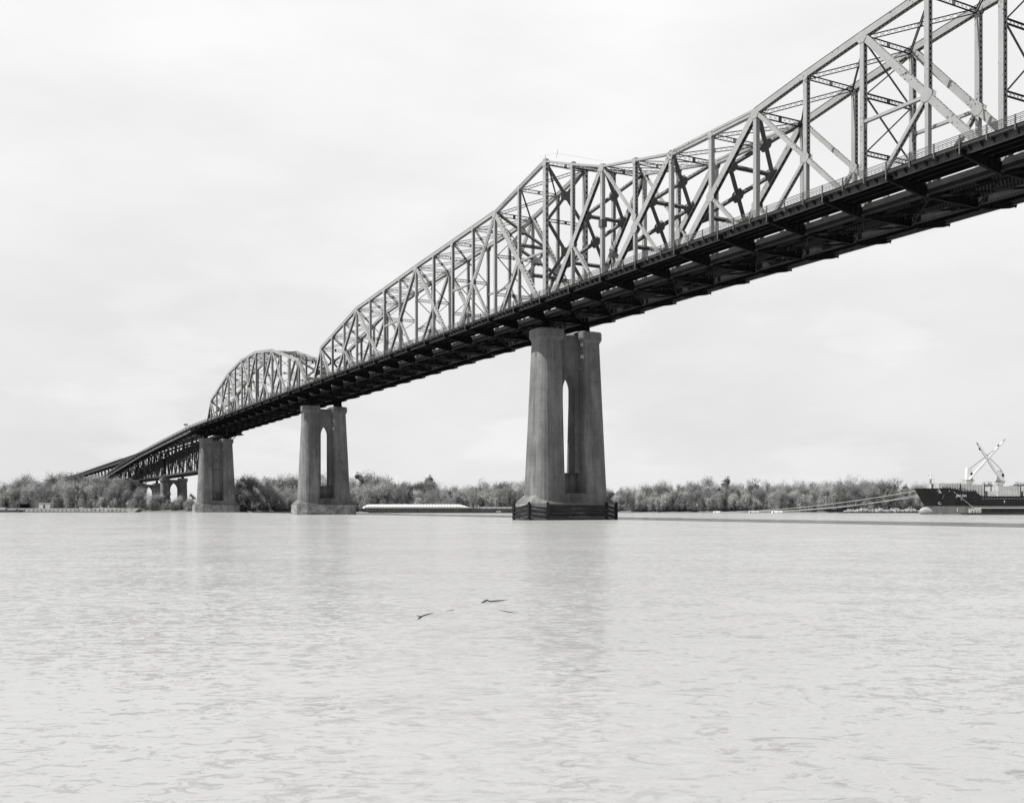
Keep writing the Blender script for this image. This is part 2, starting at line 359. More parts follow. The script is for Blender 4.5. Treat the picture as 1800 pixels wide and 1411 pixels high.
PIERS = [(0.0, 40.7, 'tall concrete pier nearest the camera, ringed by a black timber fender'),
         (SB + 1, 38.0, 'concrete pier with open pointed arch and pale stone footing, next to the white covered barge'),
         (SC, 36.0, 'concrete pier with a closed-in arch at the left end of the steel arch shaped span')]
pier(0.0, 40.7, PIERS[0][2]); pier(SB + 1, 38.0, PIERS[1][2]); pier(SC, 36.0, PIERS[2][2], blind=True, za=28.4, zs=25.4)
pier(240.8, 40.7, 'concrete pier holding the far right end of the big cantilever span, past the photo edge')
pier(-430.1, 19.2, 'low concrete pier with a wide pointed arch standing among the bank trees', zsill=3, zo=4, zs=12.3, za=16.4, hw=2.2, rt=2.5, rb=2.9, tin=2.0, zb=1.5)
pier(-511.7, 17.9, 'low dark concrete pier half hidden behind pale trees under the approach', zsill=3, zo=4, zs=11.3, za=15.4, hw=2.2, rt=2.5, rb=2.9, tin=2.0, zb=1.5)
pier(-594.0, 17.0, 'low concrete pier buried in trees at the end of the dark approach truss', zsill=3, zo=4, zs=11, za=15, hw=2.2, rt=2.5, rb=2.9, tin=2.0, zb=1.5)

# timber fender round the nearest pier
fd = thing('timber_fender', 'black tarred timber fender wrapped around the foot of the nearest pier', 'fender', (0, TW / 2, 0))
O = octagon(.965)
for i in range(8):
    a = V((O[i][0], O[i][1], 0)); b = V((O[(i + 1) % 8][0], O[(i + 1) % 8][1], 0)); d = (b - a).normalized(); n = V((d.y, -d.x, 0));
    if n.dot(a - V((0, TW / 2, 0))) < 0: n = -n
    mb = MB(); L = (b - a).length
    front = i in (3, 7)
    if front:
        for r in range(6):
            z = -.4 + r * .60
            x = 0
            while x < L - .1:
                l = min(L - x, random.uniform(3, 5.5)); j = random.uniform(-.14, .10)
                if random.random() < .08: x += l; continue
                mb.beam(a + d * (x + .04) + n * (.2 + j) + Z * (z + j), a + d * (x + l - .04) + n * (.2 + j) + Z * (z + j + random.uniform(-.1, .1)), .3, random.uniform(.34, .52), Z); x += l
        for r in range(4):
            mb.beam(a + n * .02 + Z * (.1 + r * .95), b + n * .02 + Z * (.1 + r * .95), .5, .25, Z)
        mb.build('plank_panel', TIMBL, fd)
    else:
        for r in range(4):
            z = -.25 + r * .92
            pts = [a.lerp(b, k / 6) + n * .12 + Z * (z + (.55 * (k / 6) ** 2 if i % 2 == 0 else .75 * (1 - k / 6) ** 1.5)) for k in range(7)]
            for p, q in zip(pts, pts[1:]): mb.beam(p, q + (q - p) * .02, .3, .34, n.cross(d))
        mb.build('rubbing_strip', TIMBER, fd)
    mb = MB()
    mb.beam(a + n * .1 + Z * -2, a + n * .1 + Z * 3.6, .5, .5, d); mb.beam(a + n * .1 + Z * 3.6, a + n * .1 + Z * 3.85, .34, .34, d)
    mb.build('fender_pile', TIMBER, fd)

# ------------------------------------------------------------------ deck
def deck_parts(th, nodes, zf, floor=FLOOR, rail_posts=True, track=True, fas=FASC, fb=True, zc=None):
    """roadways outside both trusses, tracks between them, floor beams at every node"""
    zc = zc or zf
    s0, s1 = nodes[0], nodes[-1]; segs = list(zip(nodes, nodes[1:]))
    for side in (0, 1):
        def P(s, off, dz): return V((s, TT(side, off), zf(s) + dz))
        mb = MB(); mb2 = MB()
        for a, b in segs:
            q = lambda s, o, z: P(s, o, z)
            mb.hexa([q(a, 1.25, -1.42), q(a, 7.72, -1.42), q(b, 7.72, -1.42), q(b, 1.25, -1.42)], [q(a, 1.25, -1.2), q(a, 7.72, -1.2), q(b, 7.72, -1.2), q(b, 1.25, -1.2)])
            for o_ in (1.35, 7.6): mb.hexa([q(a, o_ - .12, -1.2), q(a, o_ + .12, -1.2), q(b, o_ + .12, -1.2), q(b, o_ - .12, -1.2)], [q(a, o_ - .12, -.95), q(a, o_ + .12, -.95), q(b, o_ + .12, -.95), q(b, o_ - .12, -.95)])
        mb.build('roadway_deck', DECKM, th)
        for o_, dep in ((6.85, .72), (5.2, .6), (3.6, .6), (1.9, .6)):
            mb = MB()
            for a, b in segs:
                g = .25
                mb.beam(P(a + g, o_, -1.43 - dep / 2), P(b - g, o_, -1.43 - dep / 2), .10, dep)
                for e in (-1, 1): mb.beam(P(a + g, o_, -1.43 - dep / 2 + e * (dep / 2 - .02)), P(b - g, o_, -1.43 - dep / 2 + e * (dep / 2 - .02)), .34, .04)
                if o_ > 6:
                    mb.cur = 1
                    for k in range(7):           # little brackets that carry the overhang
                        x = a + (b - a) * (k + .5) / 7
                        mb.poly([P(x, 6.9, -1.45), P(x, 7.7, -1.45), P(x, 7.7, -1.6), P(x, 6.9, -2.0)], X, .12)
                    mb.cur = 0
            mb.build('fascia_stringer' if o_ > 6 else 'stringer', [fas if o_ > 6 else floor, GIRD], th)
        # railing
        mb = MB()
        for a, b in segs:
            for dz, w_, h_ in ((0, .07, .07), (-.19, .06, .06), (-.42, .04, .10), (-.62, .04, .07), (-.84, .04, .07)): mb.beam(P(a, 7.85, dz), P(b, 7.85, dz), w_, h_)
            n = int((b - a) / .6)
            for k in range(n):
                x = a + (b - a) * k / n; mb.beam(P(x, 7.83, -.95), P(x, 7.83, -.42), .03, .035)
        rl = mb.build('railing', RAILM, th)
        rest = MB()
        for i, (a, b) in enumerate(segs):
            for k in range(3):
                x = a + (b - a) * k / 3; m_ = rest if (side == 1 or not rail_posts or x > 122) else MB()
                m_.beam(P(x, 7.93, -1.75 if k else -2.3), P(x, 7.93, .03), .12, .16)
                m_.poly([P(x - .05, 7.86, -1.3), P(x - .05, 7.86, -1.75), P(x - .05, 7.4, -1.75)], X, .1)
                if m_ is not rest: m_.build('railing_post', RAILM, rl)
        if rest.v: rest.build('railing_post', RAILM, rl)['kind'] = 'stuff'
    if track:
        for o_ in (1.9, 3.5, 6.56, 8.16):
            mb = MB()
            for a, b in segs:
                mb.beam((a + .2, o_, zc(a) - 2.05), (b - .2, o_, zc(b) - 2.05), .08, 1.1)
                for e in (-1, 1): mb.beam((a + .2, o_, zc(a) - 2.05 + e * .53), (b - .2, o_, zc(b) - 2.05 + e * .53), .4, .04)
            mb.build('track_stringer', floor, th)
        mb = MB(); x = s0 + .3
        while x < s1:
            mb.box(x, x + .26, 1.3, 4.2, zc(x) - 1.49, zc(x) - 1.24); mb.box(x, x + .26, 5.86, 8.76, zc(x) - 1.49, zc(x) - 1.24); x += .52
        mb.build('track_ties', TIES, th)
        mb = MB()
        for o_ in (2.0, 3.44, 6.62, 8.06):
            for a, b in segs: mb.beam((a, o_, zc(a) - 1.15), (b, o_, zc(b) - 1.15), .08, .16)
        mb.build('track_rails', floor, th)
    if fb:
        for s in nodes:
            mb = MB(); z = zf(s)
            mb.box(s - .06, s + .06, .42, TW - .42, z - 3.45, z - 1.55)
            for zz in (-3.45, -1.55): mb.box(s - .22, s + .22, .42, TW - .42, z + zz - .03, z + zz + .03)
            for t_ in (1.9, 3.5, 5.03, 6.56, 8.16): mb.box(s - .16, s + .16, t_ - .05, t_ + .05, z - 3.4, z - 1.6)
            for side in (0, 1):
                q = lambda o_, dz: V((s - .06, TT(side, o_), z + dz))
                mb.poly([q(.42, -3.45), q(1.6, -3.4), q(3.2, -3.1), q(6.9, -2.45), q(7.75, -2.2), q(7.95, -1.9), q(7.85, -1.62), q(7.2, -1.6), q(.42, -1.6)], X, .12)
                pl = [(.42, -3.45), (1.6, -3.4), (3.2, -3.1), (6.9, -2.45), (7.75, -2.2), (7.95, -1.9)]
                for (o1, d1), (o2, d2) in zip(pl, pl[1:]): mb.beam(q(o1, d1) + X * .06, q(o2, d2) + X * .06, .42, .06, X)
                for o_ in (.6, 1.5, 2.6): mb.box(s - .2, s + .2, *sorted((TT(side, o_), TT(side, o_ + .06))), z - 3.3 + (o_ * .08), z - 1.65)
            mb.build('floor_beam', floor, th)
        for i, (a, b) in enumerate(segs):
            mb = MB(); za_, zb_ = zf(a) - 3.3, zf(b) - 3.3
            mb.beam((a, .4, za_), (b, TW - .4, zb_), .14, .3); mb.beam((a, TW - .4, za_ - .02), (b, .4, zb_ - .02), .14, .3)
            mb.build('bottom_lateral', floor, th)

# ------------------------------------------------------------------ through trusses
def truss_span(th, sn, zt, posts, diags, subs, struts, chordkind, sway, incl, heavy_lat):
    """sn: node positions, zt: top chord heights (None where there is no top node)"""
    n = len(sn); zb = [bc(s) for s in sn]; N_ = range(n)
    for ti, t in enumerate(TS):
        B = lambda i: V((sn[i], t, zb[i])); T = lambda i: V((sn[i], t, zt[i]))
        mb = MB()
        for i in range(n - 1):
            mb.beam(B(i), B(i + 1), .78, 1.36)
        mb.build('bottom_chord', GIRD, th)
        tops = [i for i in N_ if zt[i] is not None]
        for a, b in zip(tops, tops[1:]):
            k, d = chordkind(min(a, b)); mb = MB(); p, q = T(a), T(b); ax = (q - p).normalized()
            if k == 'box':
                sg = -1 if ax.cross(Y).z < 0 else 1; vv = ax.cross((Y - ax * ax.y).normalized())
                for e in (-1, 1): mb.beam(p, q, .08, d - .1, ou=e * .38)
                mb.beam(p, q, .95, .05, ov=sg * (d / 2 - .02))
                mb.cur = 1; mb.beam(p, q, .67, .06, ov=sg * (d / 2 - .09)); mb.beam(p, q, .67, .05, ov=sg * (-d / 2 + .3)); mb.cur = 0  # dark sheets added for the shade inside the open chord
                lacing(mb, p, q, Y, vv, .7, sg * (-d / 2 + .06), .7)
            elif k == 'bars':
                for o_ in (-.33, -.12, .12, .33): mb.beam(p, q, .07, d, ou=o_)
            elif k == 'slot':
                mb.beam(p, q, .8, d * .42, ov=-d * .29); mb.beam(p, q, .8, d * .42, ov=d * .29); mb.beam(p, q, .5, d * .5)
            mb.build('top_chord', [STEEL, INSHADE, UNDER], th)
        for i in tops:
            kind, w_, d_, mid = posts(i)
            mb = MB(); top = T(i); bot = B(i) + Z * .3
            if mid is not None:
                m_ = V((sn[i], t, mid)); member(mb, m_, top, kind, w_, d_); member(mb, bot, m_, 'solid', .7, d_ * .75)
            else: member(mb, bot, top, kind, w_, d_)
            r = 1.25 if mid is None else .8
            gusset(mb, top - Z * .3, t, r * .72, .79)
            if mid is None: gusset(mb, B(i) + Z * 1.2, t, .85, .79)
            # flat topped joint blocks
            mb.box(sn[i] - .5, sn[i] + .5, t - .44, t + .44, zt[i] - .45, zt[i] + .42)
            mb.build('post', [STEEL, INSHADE, UNDER], th)
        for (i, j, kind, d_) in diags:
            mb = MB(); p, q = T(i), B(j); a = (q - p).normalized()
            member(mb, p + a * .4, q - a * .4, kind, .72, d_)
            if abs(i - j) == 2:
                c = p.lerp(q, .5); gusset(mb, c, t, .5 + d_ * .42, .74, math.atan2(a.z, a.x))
            mb.build('diagonal', [STEEL, INSHADE, UNDER], th)
        for (mi, ti_, bj, kind) in subs:          # from the mid node on diagonal (ti_ -> mirrored bottom) down to bottom bj
            (a_, b_) = ti_; p = T(a_).lerp(B(b_), .5); q = B(bj); mb = MB(); a = (q - p).normalized()
            member(mb, p, q - a * .4, kind, .66, .5); mb.build('sub_diagonal', [STEEL, INSHADE, UNDER], th)
        for ((a_, b_), pj) in struts:
            p = T(a_).lerp(B(b_), .5); q = V((sn[pj], t, p.z)); mb = MB(); member(mb, p, q, 'solid', .5, .42)
            mb.poly([q + V(((.9 if p.x > q.x else -.9), -.03, -.2)), q + V((0, -.03, -1.3)), q + V((0, -.03, 0))], Y, .06)
            mb.build('strut', [STEEL, INSHADE, UNDER], th)
    # top bracing
    A = lambda i, k: V((sn[i], TS[k] + (.45 if k == 0 else -.45), zt[i] - .3))
    tops = [i for i in N_ if zt[i] is not None]
    for i in tops:
        mb = MB(); latbeam(mb, A(i, 0), A(i, 1), .9 if i in heavy_lat else .7, .3 if i in heavy_lat else .2)
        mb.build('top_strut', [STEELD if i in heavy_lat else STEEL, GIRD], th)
    for a, b in zip(tops, tops[1:]):
        mb = MB()
        latbeam(mb, A(a, 0), A(b, 1), .6, .16, pitch=.9); latbeam(mb, A(a, 1) - Z * .02, A(b, 0) - Z * .02, .6, .16, pitch=.9)
        mb.build('top_lateral', [STEEL, GIRD], th)
    for i, lv in sway:                            # upright sway frames
        mb = MB(); zl = [zt[i] - .8] + [zb[i] + (zt[i] - zb[i]) * f for f in lv]
        for z in zl[1:]: latbeam(mb, V((sn[i], .4, z)), V((sn[i], TW - .4, z)), .6, .3, pitch=.7)
        for z0, z1 in zip(zl, zl[1:]):
            big = i in heavy_lat and posts(i)[0] == 'perf'
            if big:
                c = V((sn[i], TW / 2, (z0 + z1) / 2))
                for q in (V((sn[i], .4, z0)), V((sn[i], TW - .4, z0)), V((sn[i], .4, z1)), V((sn[i], TW - .4, z1))): member(mb, q, c, 'laced', .5, .55, u=X, pitch=.8)
                mb.box(sn[i] - .3, sn[i] + .3, c.y - 1, c.y + 1, c.z - .9, c.z + .9)
            else:
                mb.beam((sn[i], .3, z0), (sn[i], TW - .3, z1), .14, .22); mb.beam((sn[i] + .15, TW - .3, z0), (sn[i] + .15, .3, z1), .14, .22)
        mb.build('sway_frame', [STEELD, INSHADE, UNDER], th)
    for (i, j, levels) in incl:                   # sway frames lying in the plane of inclined members
        mb = MB(); F = lambda f, k: V((sn[i] + (sn[j] - sn[i]) * f, TS[k] + (.35 if k == 0 else -.35), zt[i] + (zb[j] - zt[i]) * f))
        ax = (F(1, 0) - F(0, 0)).normalized(); nn = ax.cross(Y)
        for f in levels[1:]: member(mb, F(f, 0), F(f, 1), 'laced', .6, .6, u=ax, pitch=.7)
        for f0, f1 in zip(levels, levels[1:]):
            c = (F(f0, 0) + F(f1, 1)) / 2
            for q in (F(f0, 0), F(f0, 1), F(f1, 0), F(f1, 1)):
                member(mb, q, c, 'laced', .5, .6, u=nn, pitch=.8)
            mb.poly([c + ax * 1.3 * math.cos(k * math.pi / 4) + Y * 1.0 * math.sin(k * math.pi / 4) - nn * .32 for k in range(8)], nn, .64)
            for k in (0, 1):
                g = F(f1, k); sg = 1 if k == 0 else -1
                mb.poly([g - ax * 1.3 - nn * .33, g + Y * sg * 1.3 - ax * .5 - nn * .33, g + Y * sg * 1.3 + ax * .5 - nn * .33, g + ax * 1.3 - nn * .33], nn, .66)
        mb.build('sway_frame', [STEELD, INSHADE, UNDER], th)

def bearing(th, s, zt_, zb_):
    for t in TS:
        mb = MB()
        mb.box(s - 1.1, s + 1.1, t - .9, t + .9, zb_, zb_ + .35)
        mb.loft([[V((s + a * x, t + b * .7, z)) for a, b in ((-1, -1), (1, -1), (1, 1), (-1, 1))] for z, x in ((zb_ + .35, .95), (zt_ - .4, .35), (zt_ + .1, .3))])
        for x in (-.5, .5): mb.box(s + x - .06, s + x + .06, t - .85, t + .85, zb_ + .35, zb_ + (zt_ - zb_) * .6)
        mb.build('bearing', FLOOR, th)

# --- the cantilever bridge: anchor arm, main span, far half of the main span
def interp(d, k):
    ks = sorted(d); 
    for a, b in zip(ks, ks[1:]):
        if a <= k <= b: return d[a] + (d[b] - d[a]) * (k - a) / (b - a)
ZA = {0: 76.9, 2: 71.5, 6: 68.1, 10: 64.3, 13: 56.6}
ZM = {0: 76.9, 1: 73.1, 2: 69.5, 3: 67.5, 4: 65.5, 6: 65.7, 7: 67.6, 8: 69.2, 9: 70.6, 10: 71.6, 11: 71.8}
sn = [-P1 * k for k in range(14, 0, -1)] + [PM * k for k in range(0, 23)]
zt = [None] + [interp(ZA, k) for k in range(13, 0, -1)] + [interp(ZM, min(k, 22 - k)) for k in range(0, 23)]
I = lambda k: 14 + k                              # index of node k, negative on the anchor arm
def posts(i):
    k = i - 14
    if k > 11: k = 22 - k
    zavg = None
    if k < 0:
        j = -k
        tb = {1: (2, 0), 3: (2, 4), 5: (6, 4), 7: (6, 8), 9: (10, 8), 11: (10, 12)}
        if j in tb: zavg = (interp(ZA, tb[j][0]) + bc(-tb[j][1] * P1)) / 2
        lat = j in (1, 3, 4, 5, 8, 12)
        return ('laced' if lat else 'solid', .7, .62 if lat else .6, zavg)
    tb = {1: (2, 0), 3: (4, 2), 5: (6, 4), 7: (6, 8), 9: (8, 10)}
    if k in tb: zavg = (interp(ZM, tb[k][0]) + bc(tb[k][1] * PM)) / 2
    kind = {0: 'perf', 2: 'solid', 4: 'solid', 5: 'solid', 6: 'solid'}.get(k, 'laced')
    return (kind, .75, 1.2 if k == 0 else .72, zavg)
diags = []; subs = []; struts = []
def D(a, b, kind, d): diags.append((I(a), I(b), kind, d))
for m in (0, 1):
    q = (lambda k: k) if m == 0 else (lambda k: 22 - k)
    D(q(2), q(0), 'perf', 1.15); D(q(4), q(2), 'perf', 1.15); D(q(6), q(4), 'perf', 1.15)
    D(q(6), q(8), 'laced', .62); D(q(8), q(10), 'laced', .95); D(q(2), q(4), 'bars', .4)
    for mid, (a, b), c, kd in ((1, (2, 0), 2, 'laced'), (5, (6, 4), 6, 'laced'), (7, (6, 8), 6, 'laced'), (9, (8, 10), 8, 'laced')): subs.append((I(q(mid)), (I(q(a)), I(q(b))), I(q(c)), kd))
    struts.append(((I(q(8)), I(q(10))), I(q(8))))
D(10, 12, 'laced', .6); D(12, 10, 'laced', .6)
D(-13, -14, 'perf', .9); D(-13, -12, 'perf', .7)
for a, b, kd, d in ((-10, -12, 'laced', .8), (-10, -8, 'perf', .75), (-6, -8, 'laced', .85), (-6, -4, 'perf', .9), (-2, -4, 'bars', .8), (-2, 0, 'perf', 1.15)): D(a, b, kd, d)
for a, b, c in ((-10, -12, -10), (-10, -8, -10), (-6, -8, -6), (-6, -4, -6), (-2, -4, -2), (-2, 0, -2)): subs.append((0, (I(a), I(b)), I(c), 'laced'))
struts += [((I(-2), I(-4)), I(-4)), ((I(-6), I(-8)), I(-8)), ((I(-2), I(0)), I(0))]
def chordkind(i):
    k = i - 14
    if k >= 11: k = 21 - k
    if k < -2: return ('box', .95)
    if k < 0: return ('slot', .9)
    if k < 4: return ('bars', .42)
    if k < 6: return ('slot', .95)
    return ('box', 1.1)
CB = thing('cantilever_bridge', 'huge riveted cantilever truss with a tall peak over the nearest pier, reaching the right edge', 'steel bridge', (0, TW / 2, 40))
sway = [(I(0), (.62, .24)), (I(22), (.62, .24)), (I(8), (.66, .33)), (I(10), (.66, .33)), (I(12), (.66, .33)), (I(14), (.66, .33)), (I(-4), (.64, .32)), (I(-8), (.64, .34)), (I(-12), (.5,)),
        (I(-6), (.64, .32)), (I(-10), (.6, .36)), (I(-2), (.64, .32))]
incl = [(I(2), I(0), (0, .31, .62)), (I(4), I(2), (0, .31, .62)), (I(6), I(4), (0, .31, .62)), (I(20), I(22), (0, .31, .62)), (I(18), I(20), (0, .31, .62)), (I(16), I(18), (0, .31, .62)), (I(-2), I(0), (0, .32, .62)), (I(-13), I(-14), (.02, .5))]
truss_span(CB, sn, zt, posts, diags, subs, struts, chordkind, sway, incl, {I(0), I(4), I(6), I(2), I(-13), I(-2)})
deck_parts(CB, sn, rail)
for s, z in ((0, 40.7), (SB + 1 + 1.6, 38.0), (240.8, 40.7)): bearing(CB, s, bc(s) - .7, z)
mb = MB()                                          # hand rope and lamp on the highest joints
for k in (-1, 1): pass
pk = V((0, 0, 77.3))
mb.tube([pk + Z * 0, pk + Z * .9], .06); mb.tube([pk + V((4.5, 0, -1.0)), pk + V((5.0, 0, .6))], .04)
mb.tube([pk + Z * .9, pk + V((5, 0, -.2)), V((PM * 2, 0, 70.6))], .015, 4)
mb.build('peak_handline', STEELD, CB)
# sliding joint collar on the hanger near the cantilever hinge
mb = MB(); mb.box(PM * 2 - .62, PM * 2 + .62, -.6, .6, 57.6, 59.0); mb.build('hinge_collar', STEELD, CB)

# --- simple arched through truss between the second and third piers
TSN = [SB - P3 * k for k in range(14, -1, -1)]
Z3 = {1: 55.6, 4: 63.8, 6: 66.0, 8: 65.5, 10: 62.4, 13: 53.2}
zt3 = [None] + [interp(Z3, 14 - i) for i in range(1, 14)] + [None]
J = lambda k: 14 - k
def posts3(i):
    k = 14 - i; kk = k
    tb = {3: (4, 2), 5: (4, 6), 9: (10, 8), 11: (10, 12)}
    za = (interp(Z3, tb[k][0]) + bc(SB - tb[k][1] * P3)) / 2 if k in tb else None
    lat = k in (3, 5, 6, 8, 9)
    return ('laced' if lat else 'solid', .7, .62, za)
d3 = [(J(a), J(b), kd, d) for a, b, kd, d in ((1, 0, 'perf', .9), (1, 2, 'laced', .8), (4, 2, 'laced', .75), (4, 6, 'laced', .8), (8, 6, 'laced', .6), (6, 8, 'laced', .6), (10, 8, 'laced', .75), (10, 12, 'laced', .8), (13, 12, 'laced', .75), (13, 14, 'perf', .9))]
s3 = [(0, (J(a), J(b)), J(c), 'laced') for a, b, c in ((4, 2, 4), (4, 6, 4), (10, 8, 10), (10, 12, 10))]
TB = thing('truss_span', 'arch shaped steel truss span with humped top chord, between the second and third piers', 'steel bridge', (SB, TW / 2, 40))
truss_span(TB, TSN, zt3, posts3, d3, s3, [], lambda i: ('box', .95), [(J(4), (.62, .36)), (J(6), (.64, .34)), (J(8), (.64, .34)), (J(10), (.62, .36)), (J(2), (.5,)), (J(12), (.5,))],
           [(J(1), J(0), (.02, .5)), (J(13), J(14), (.02, .5))], {J(1), J(13)})
deck_parts(TB, TSN, rail)
for s, z in ((SB - .3, 38.0), (SC + .3, 36.0)): bearing(TB, s, bc(s) - .7, z)
mb = MB(); s = SC
mb.box(s - .9, s + .9, -2, TW + 2, 37.6, 38.9)
for side in (0, 1):
    q = lambda o_, z: V((s - .9, TT(side, o_), z))
    mb.poly([q(2, 37.6), q(8, 38.1), q(8.2, 38.4), q(8, 38.75), q(2, 38.9)], X, 1.8)
mb.build('end_girder', FLOOR, TB)

# --- deck trusses of the approach
APN = [(-323.9, -430.1, 10, 'first dark deck truss left of the third pier, carrying the road on top'), (-430.1, -511.7, 8, 'middle dark deck truss above the low arched pier among the trees'), (-511.7, -594.0, 8, 'last dark deck truss going down behind the bank trees')]
rw = lambda s: 42.05 + .0128 * (s + 323)           # railway level carries on at its own gentle slope
for a_, b_, npan, lab in APN:
    th = thing('deck_truss_span', lab, 'steel bridge', (a_, TW / 2, 20), 'deck truss spans of the approach')
    nd = [b_ + (a_ - b_) * k / npan for k in range(npan + 1)]
    zl = lambda s: 20.4 + .004 * (s + 430); zu = lambda s: rw(s) - 3.1
    for t in TS:
        for nm, zz, d_ in (('top_chord', zu, 1.0), ('bottom_chord', zl, .9)):
            mb = MB()
            for p, q in zip(nd, nd[1:]): mb.beam((p, t, zz(p)), (q, t, zz(q)), .7, d_)
            mb.build(nm, APPR, th)
        for k, s in enumerate(nd):
            mb = MB(); member(mb, (s, t, zl(s)), (s, t, zu(s)), 'solid', .45, .35); mb.build('post', [APPR, INSHADE, GIRD], th)
            if k < npan:
                s2 = nd[k + 1]; mb = MB()
                p, q = ((s, t, zu(s)), (s2, t, zl(s2))) if k % 2 else ((s, t, zl(s)), (s2, t, zu(s2)))
                member(mb, p, q, 'solid', .5, .5); mb.build('diagonal', [APPR, INSHADE, GIRD], th)
    for k, s in enumerate(nd):
        mb = MB(); z0, z1 = zl(s), zu(s); zm = (z0 + z1) / 2
        for p, q in (((0, z1), (TW, zm)), ((TW, z1), (0, zm)), ((0, zm), (TW, z0)), ((TW, zm), (0, z0)), ((0, zm), (TW, zm)), ((0, z0), (TW, z0))): mb.beam((s, p[0], p[1]), (s, q[0], q[1]), .16, .3)
        if k < npan: mb.beam((s, 0, z0 + .05), (nd[k + 1], TW, zl(nd[k + 1]) + .05), .2, .3)
        # props that carry the lowering roadways
        for side in (0, 1):
            zr = hwy(s) - 2.0
            mb.beam((s, TT(side, 0), zr), (s, TT(side, 7.8), zr), .3, .8); mb.beam((s, TT(side, 0), max(z0 + 1, zr - 7)), (s, TT(side, 6.6), zr - .3), .3, .35)
        mb.build('sway_frame', APPR, th)
    deck_parts(th, nd, hwy, floor=APPR, rail_posts=False, track=True, fas=FASC, fb=False, zc=rw)
    for side in (0, 1):
        mb = MB()
        for p, q in zip(nd, nd[1:]): mb.beam((p, TT(side, 7.1), hwy(p) - 2.45), (q, TT(side, 7.1), hwy(q) - 2.45), .3, 1.5)
        mb.build('edge_girder', FASC, th)
    for s in (a_, b_):
        if s < -330:
            zt_ = {-430.1: 19.2, -511.7: 17.9, -594.0: 17.0}[s]
            for t in TS:
                mb = MB(); mb.loft([[V((s + a * x, t + b * x, z)) for a, b in ((-1, -1), (1, -1), (1, 1), (-1, 1))] for z, x in ((zt_, .9), (zl(s) - .4, .5))]); mb.build('bearing', APPR, th)

# --- railway viaduct and lowering road beyond the trusses
th = thing('railway_viaduct', 'long thin railway viaduct on steel bents climbing away above the trees at far left', 'viaduct', (-594, TW / 2, 1))
nd = [-594 - 20 * k for k in range(0, 33)][::-1]
for t in (2.2, 7.9):
    mb = MB()
    for p, q in zip(nd, nd[1:]): mb.beam((p, t, rw(p) - 2.6), (q, t, rw(q) - 2.6), .4, 2.2)
    mb.build('plate_girder', FASC, th)
mb = MB()
for p, q in zip(nd, nd[1:]): mb.hexa([V((p, 1, rw(p) - 1.48)), V((p, 9, rw(p) - 1.48)), V((q, 9, rw(q) - 1.48)), V((q, 1, rw(q) - 1.48))], [V((p, 1, rw(p) - 1.2)), V((p, 9, rw(p) - 1.2)), V((q, 9, rw(q) - 1.2)), V((q, 1, rw(q) - 1.2))])
mb.build('track_bed', TIES, th)
mb = MB()
for p, q in zip(nd, nd[1:]): 
    mb.beam((p, .9, rw(p) - .2), (q, .9, rw(q) - .2), .06, .08); mb.beam((p, .9, rw(p) - 1.3), (p, .9, rw(p) - .2), .08, .08)
mb.build('railing', APPR, th)
for p in nd[1:-1]:
    mb = MB()
    for t, o_ in ((2.2, -1.5), (7.9, 1.5)): mb.beam((p, t + o_, 0), (p, t, rw(p) - 3.7), .6, .6, X)
    mb.beam((p, 2.2, rw(p) - 4.2), (p, 7.9, rw(p) - 4.2), .3, .9); mb.beam((p, 1.4, 12), (p, 8.7, rw(p) - 5), .25, .25); mb.beam((p, 8.7, 12), (p, 1.4, rw(p) - 5), .25, .25)
    mb.build('steel_bent', APPR, th)
for side in (0, 1):
    th = thing('road_ramp', ('road ramp coming down in front of the railway viaduct at far left' if side == 0 else 'hidden road ramp coming down on the far side of the railway viaduct'), 'ramp', (-594, TT(side, 4.5), 1), 'road ramps of the bridge')
    nd2 = [-594 - 15 * k for k in range(0, 20)][::-1]
    mb = MB(); m2 = MB(); m3 = MB()
    for p, q in zip(nd2, nd2[1:]):
        a, b = TT(side, 1.2), TT(side, 7.7)
        mb.hexa([V((p, a, hwy(p) - 1.5)), V((p, b, hwy(p) - 1.5)), V((q, b, hwy(q) - 1.5)), V((q, a, hwy(q) - 1.5))], [V((p, a, hwy(p) - 1.2)), V((p, b, hwy(p) - 1.2)), V((q, b, hwy(q) - 1.2)), V((q, a, hwy(q) - 1.2))])
        for o_ in (1.8, 7.1): m2.beam((p, TT(side, o_), hwy(p) - 2.3), (q, TT(side, o_), hwy(q) - 2.3), .35, 1.58)
        for dz in (0, -.4, -.8): m3.beam((p, TT(side, 7.8), hwy(p) + dz), (q, TT(side, 7.8), hwy(q) + dz), .08, .12)
        for k in range(5):
            x = p + (q - p) * k / 5; m3.beam((x, TT(side, 7.8), hwy(x) - 1.25), (x, TT(side, 7.8), hwy(x)), .12, .12)
    mb.build('roadway_deck', DECKM, th); m2.build('edge_girder', FASC, th); m3.build('railing', FASC, th)
    for p in nd2[1:]:
        if hwy(p) > 9:
            mb = MB()
            for o_ in (2, 7): mb.beam((p, TT(side, o_), 0), (p, TT(side, o_), hwy(p) - 3.09), .6, .6, X)
            mb.beam((p, TT(side, 1.5), hwy(p) - 3.5), (p, TT(side, 7.5), hwy(p) - 3.5), .5, .8); mb.build('steel_bent', APPR, th)

# small things on the bridge seen in silhouette
def lamp_or_sign(s, t, z, h, label, name, cat):
    th = thing(name, label, cat, (s, t, z)); mb = MB(); mb.tube([V((s, t, z)), V((s, t, z + h * .75))], .12); mb.build('pole', APPR, th)
    mb = MB(); mb.beam((s, t - 1.0, z + h * .8), (s, t + 1.0, z + h * .8), .9, .15, Z); mb.build('board', PALE, th)
lamp_or_sign(-334, -7.6, 41, 2.6, 'small sign board on a pole standing on the deck above the third pier', 'deck_sign', 'sign')
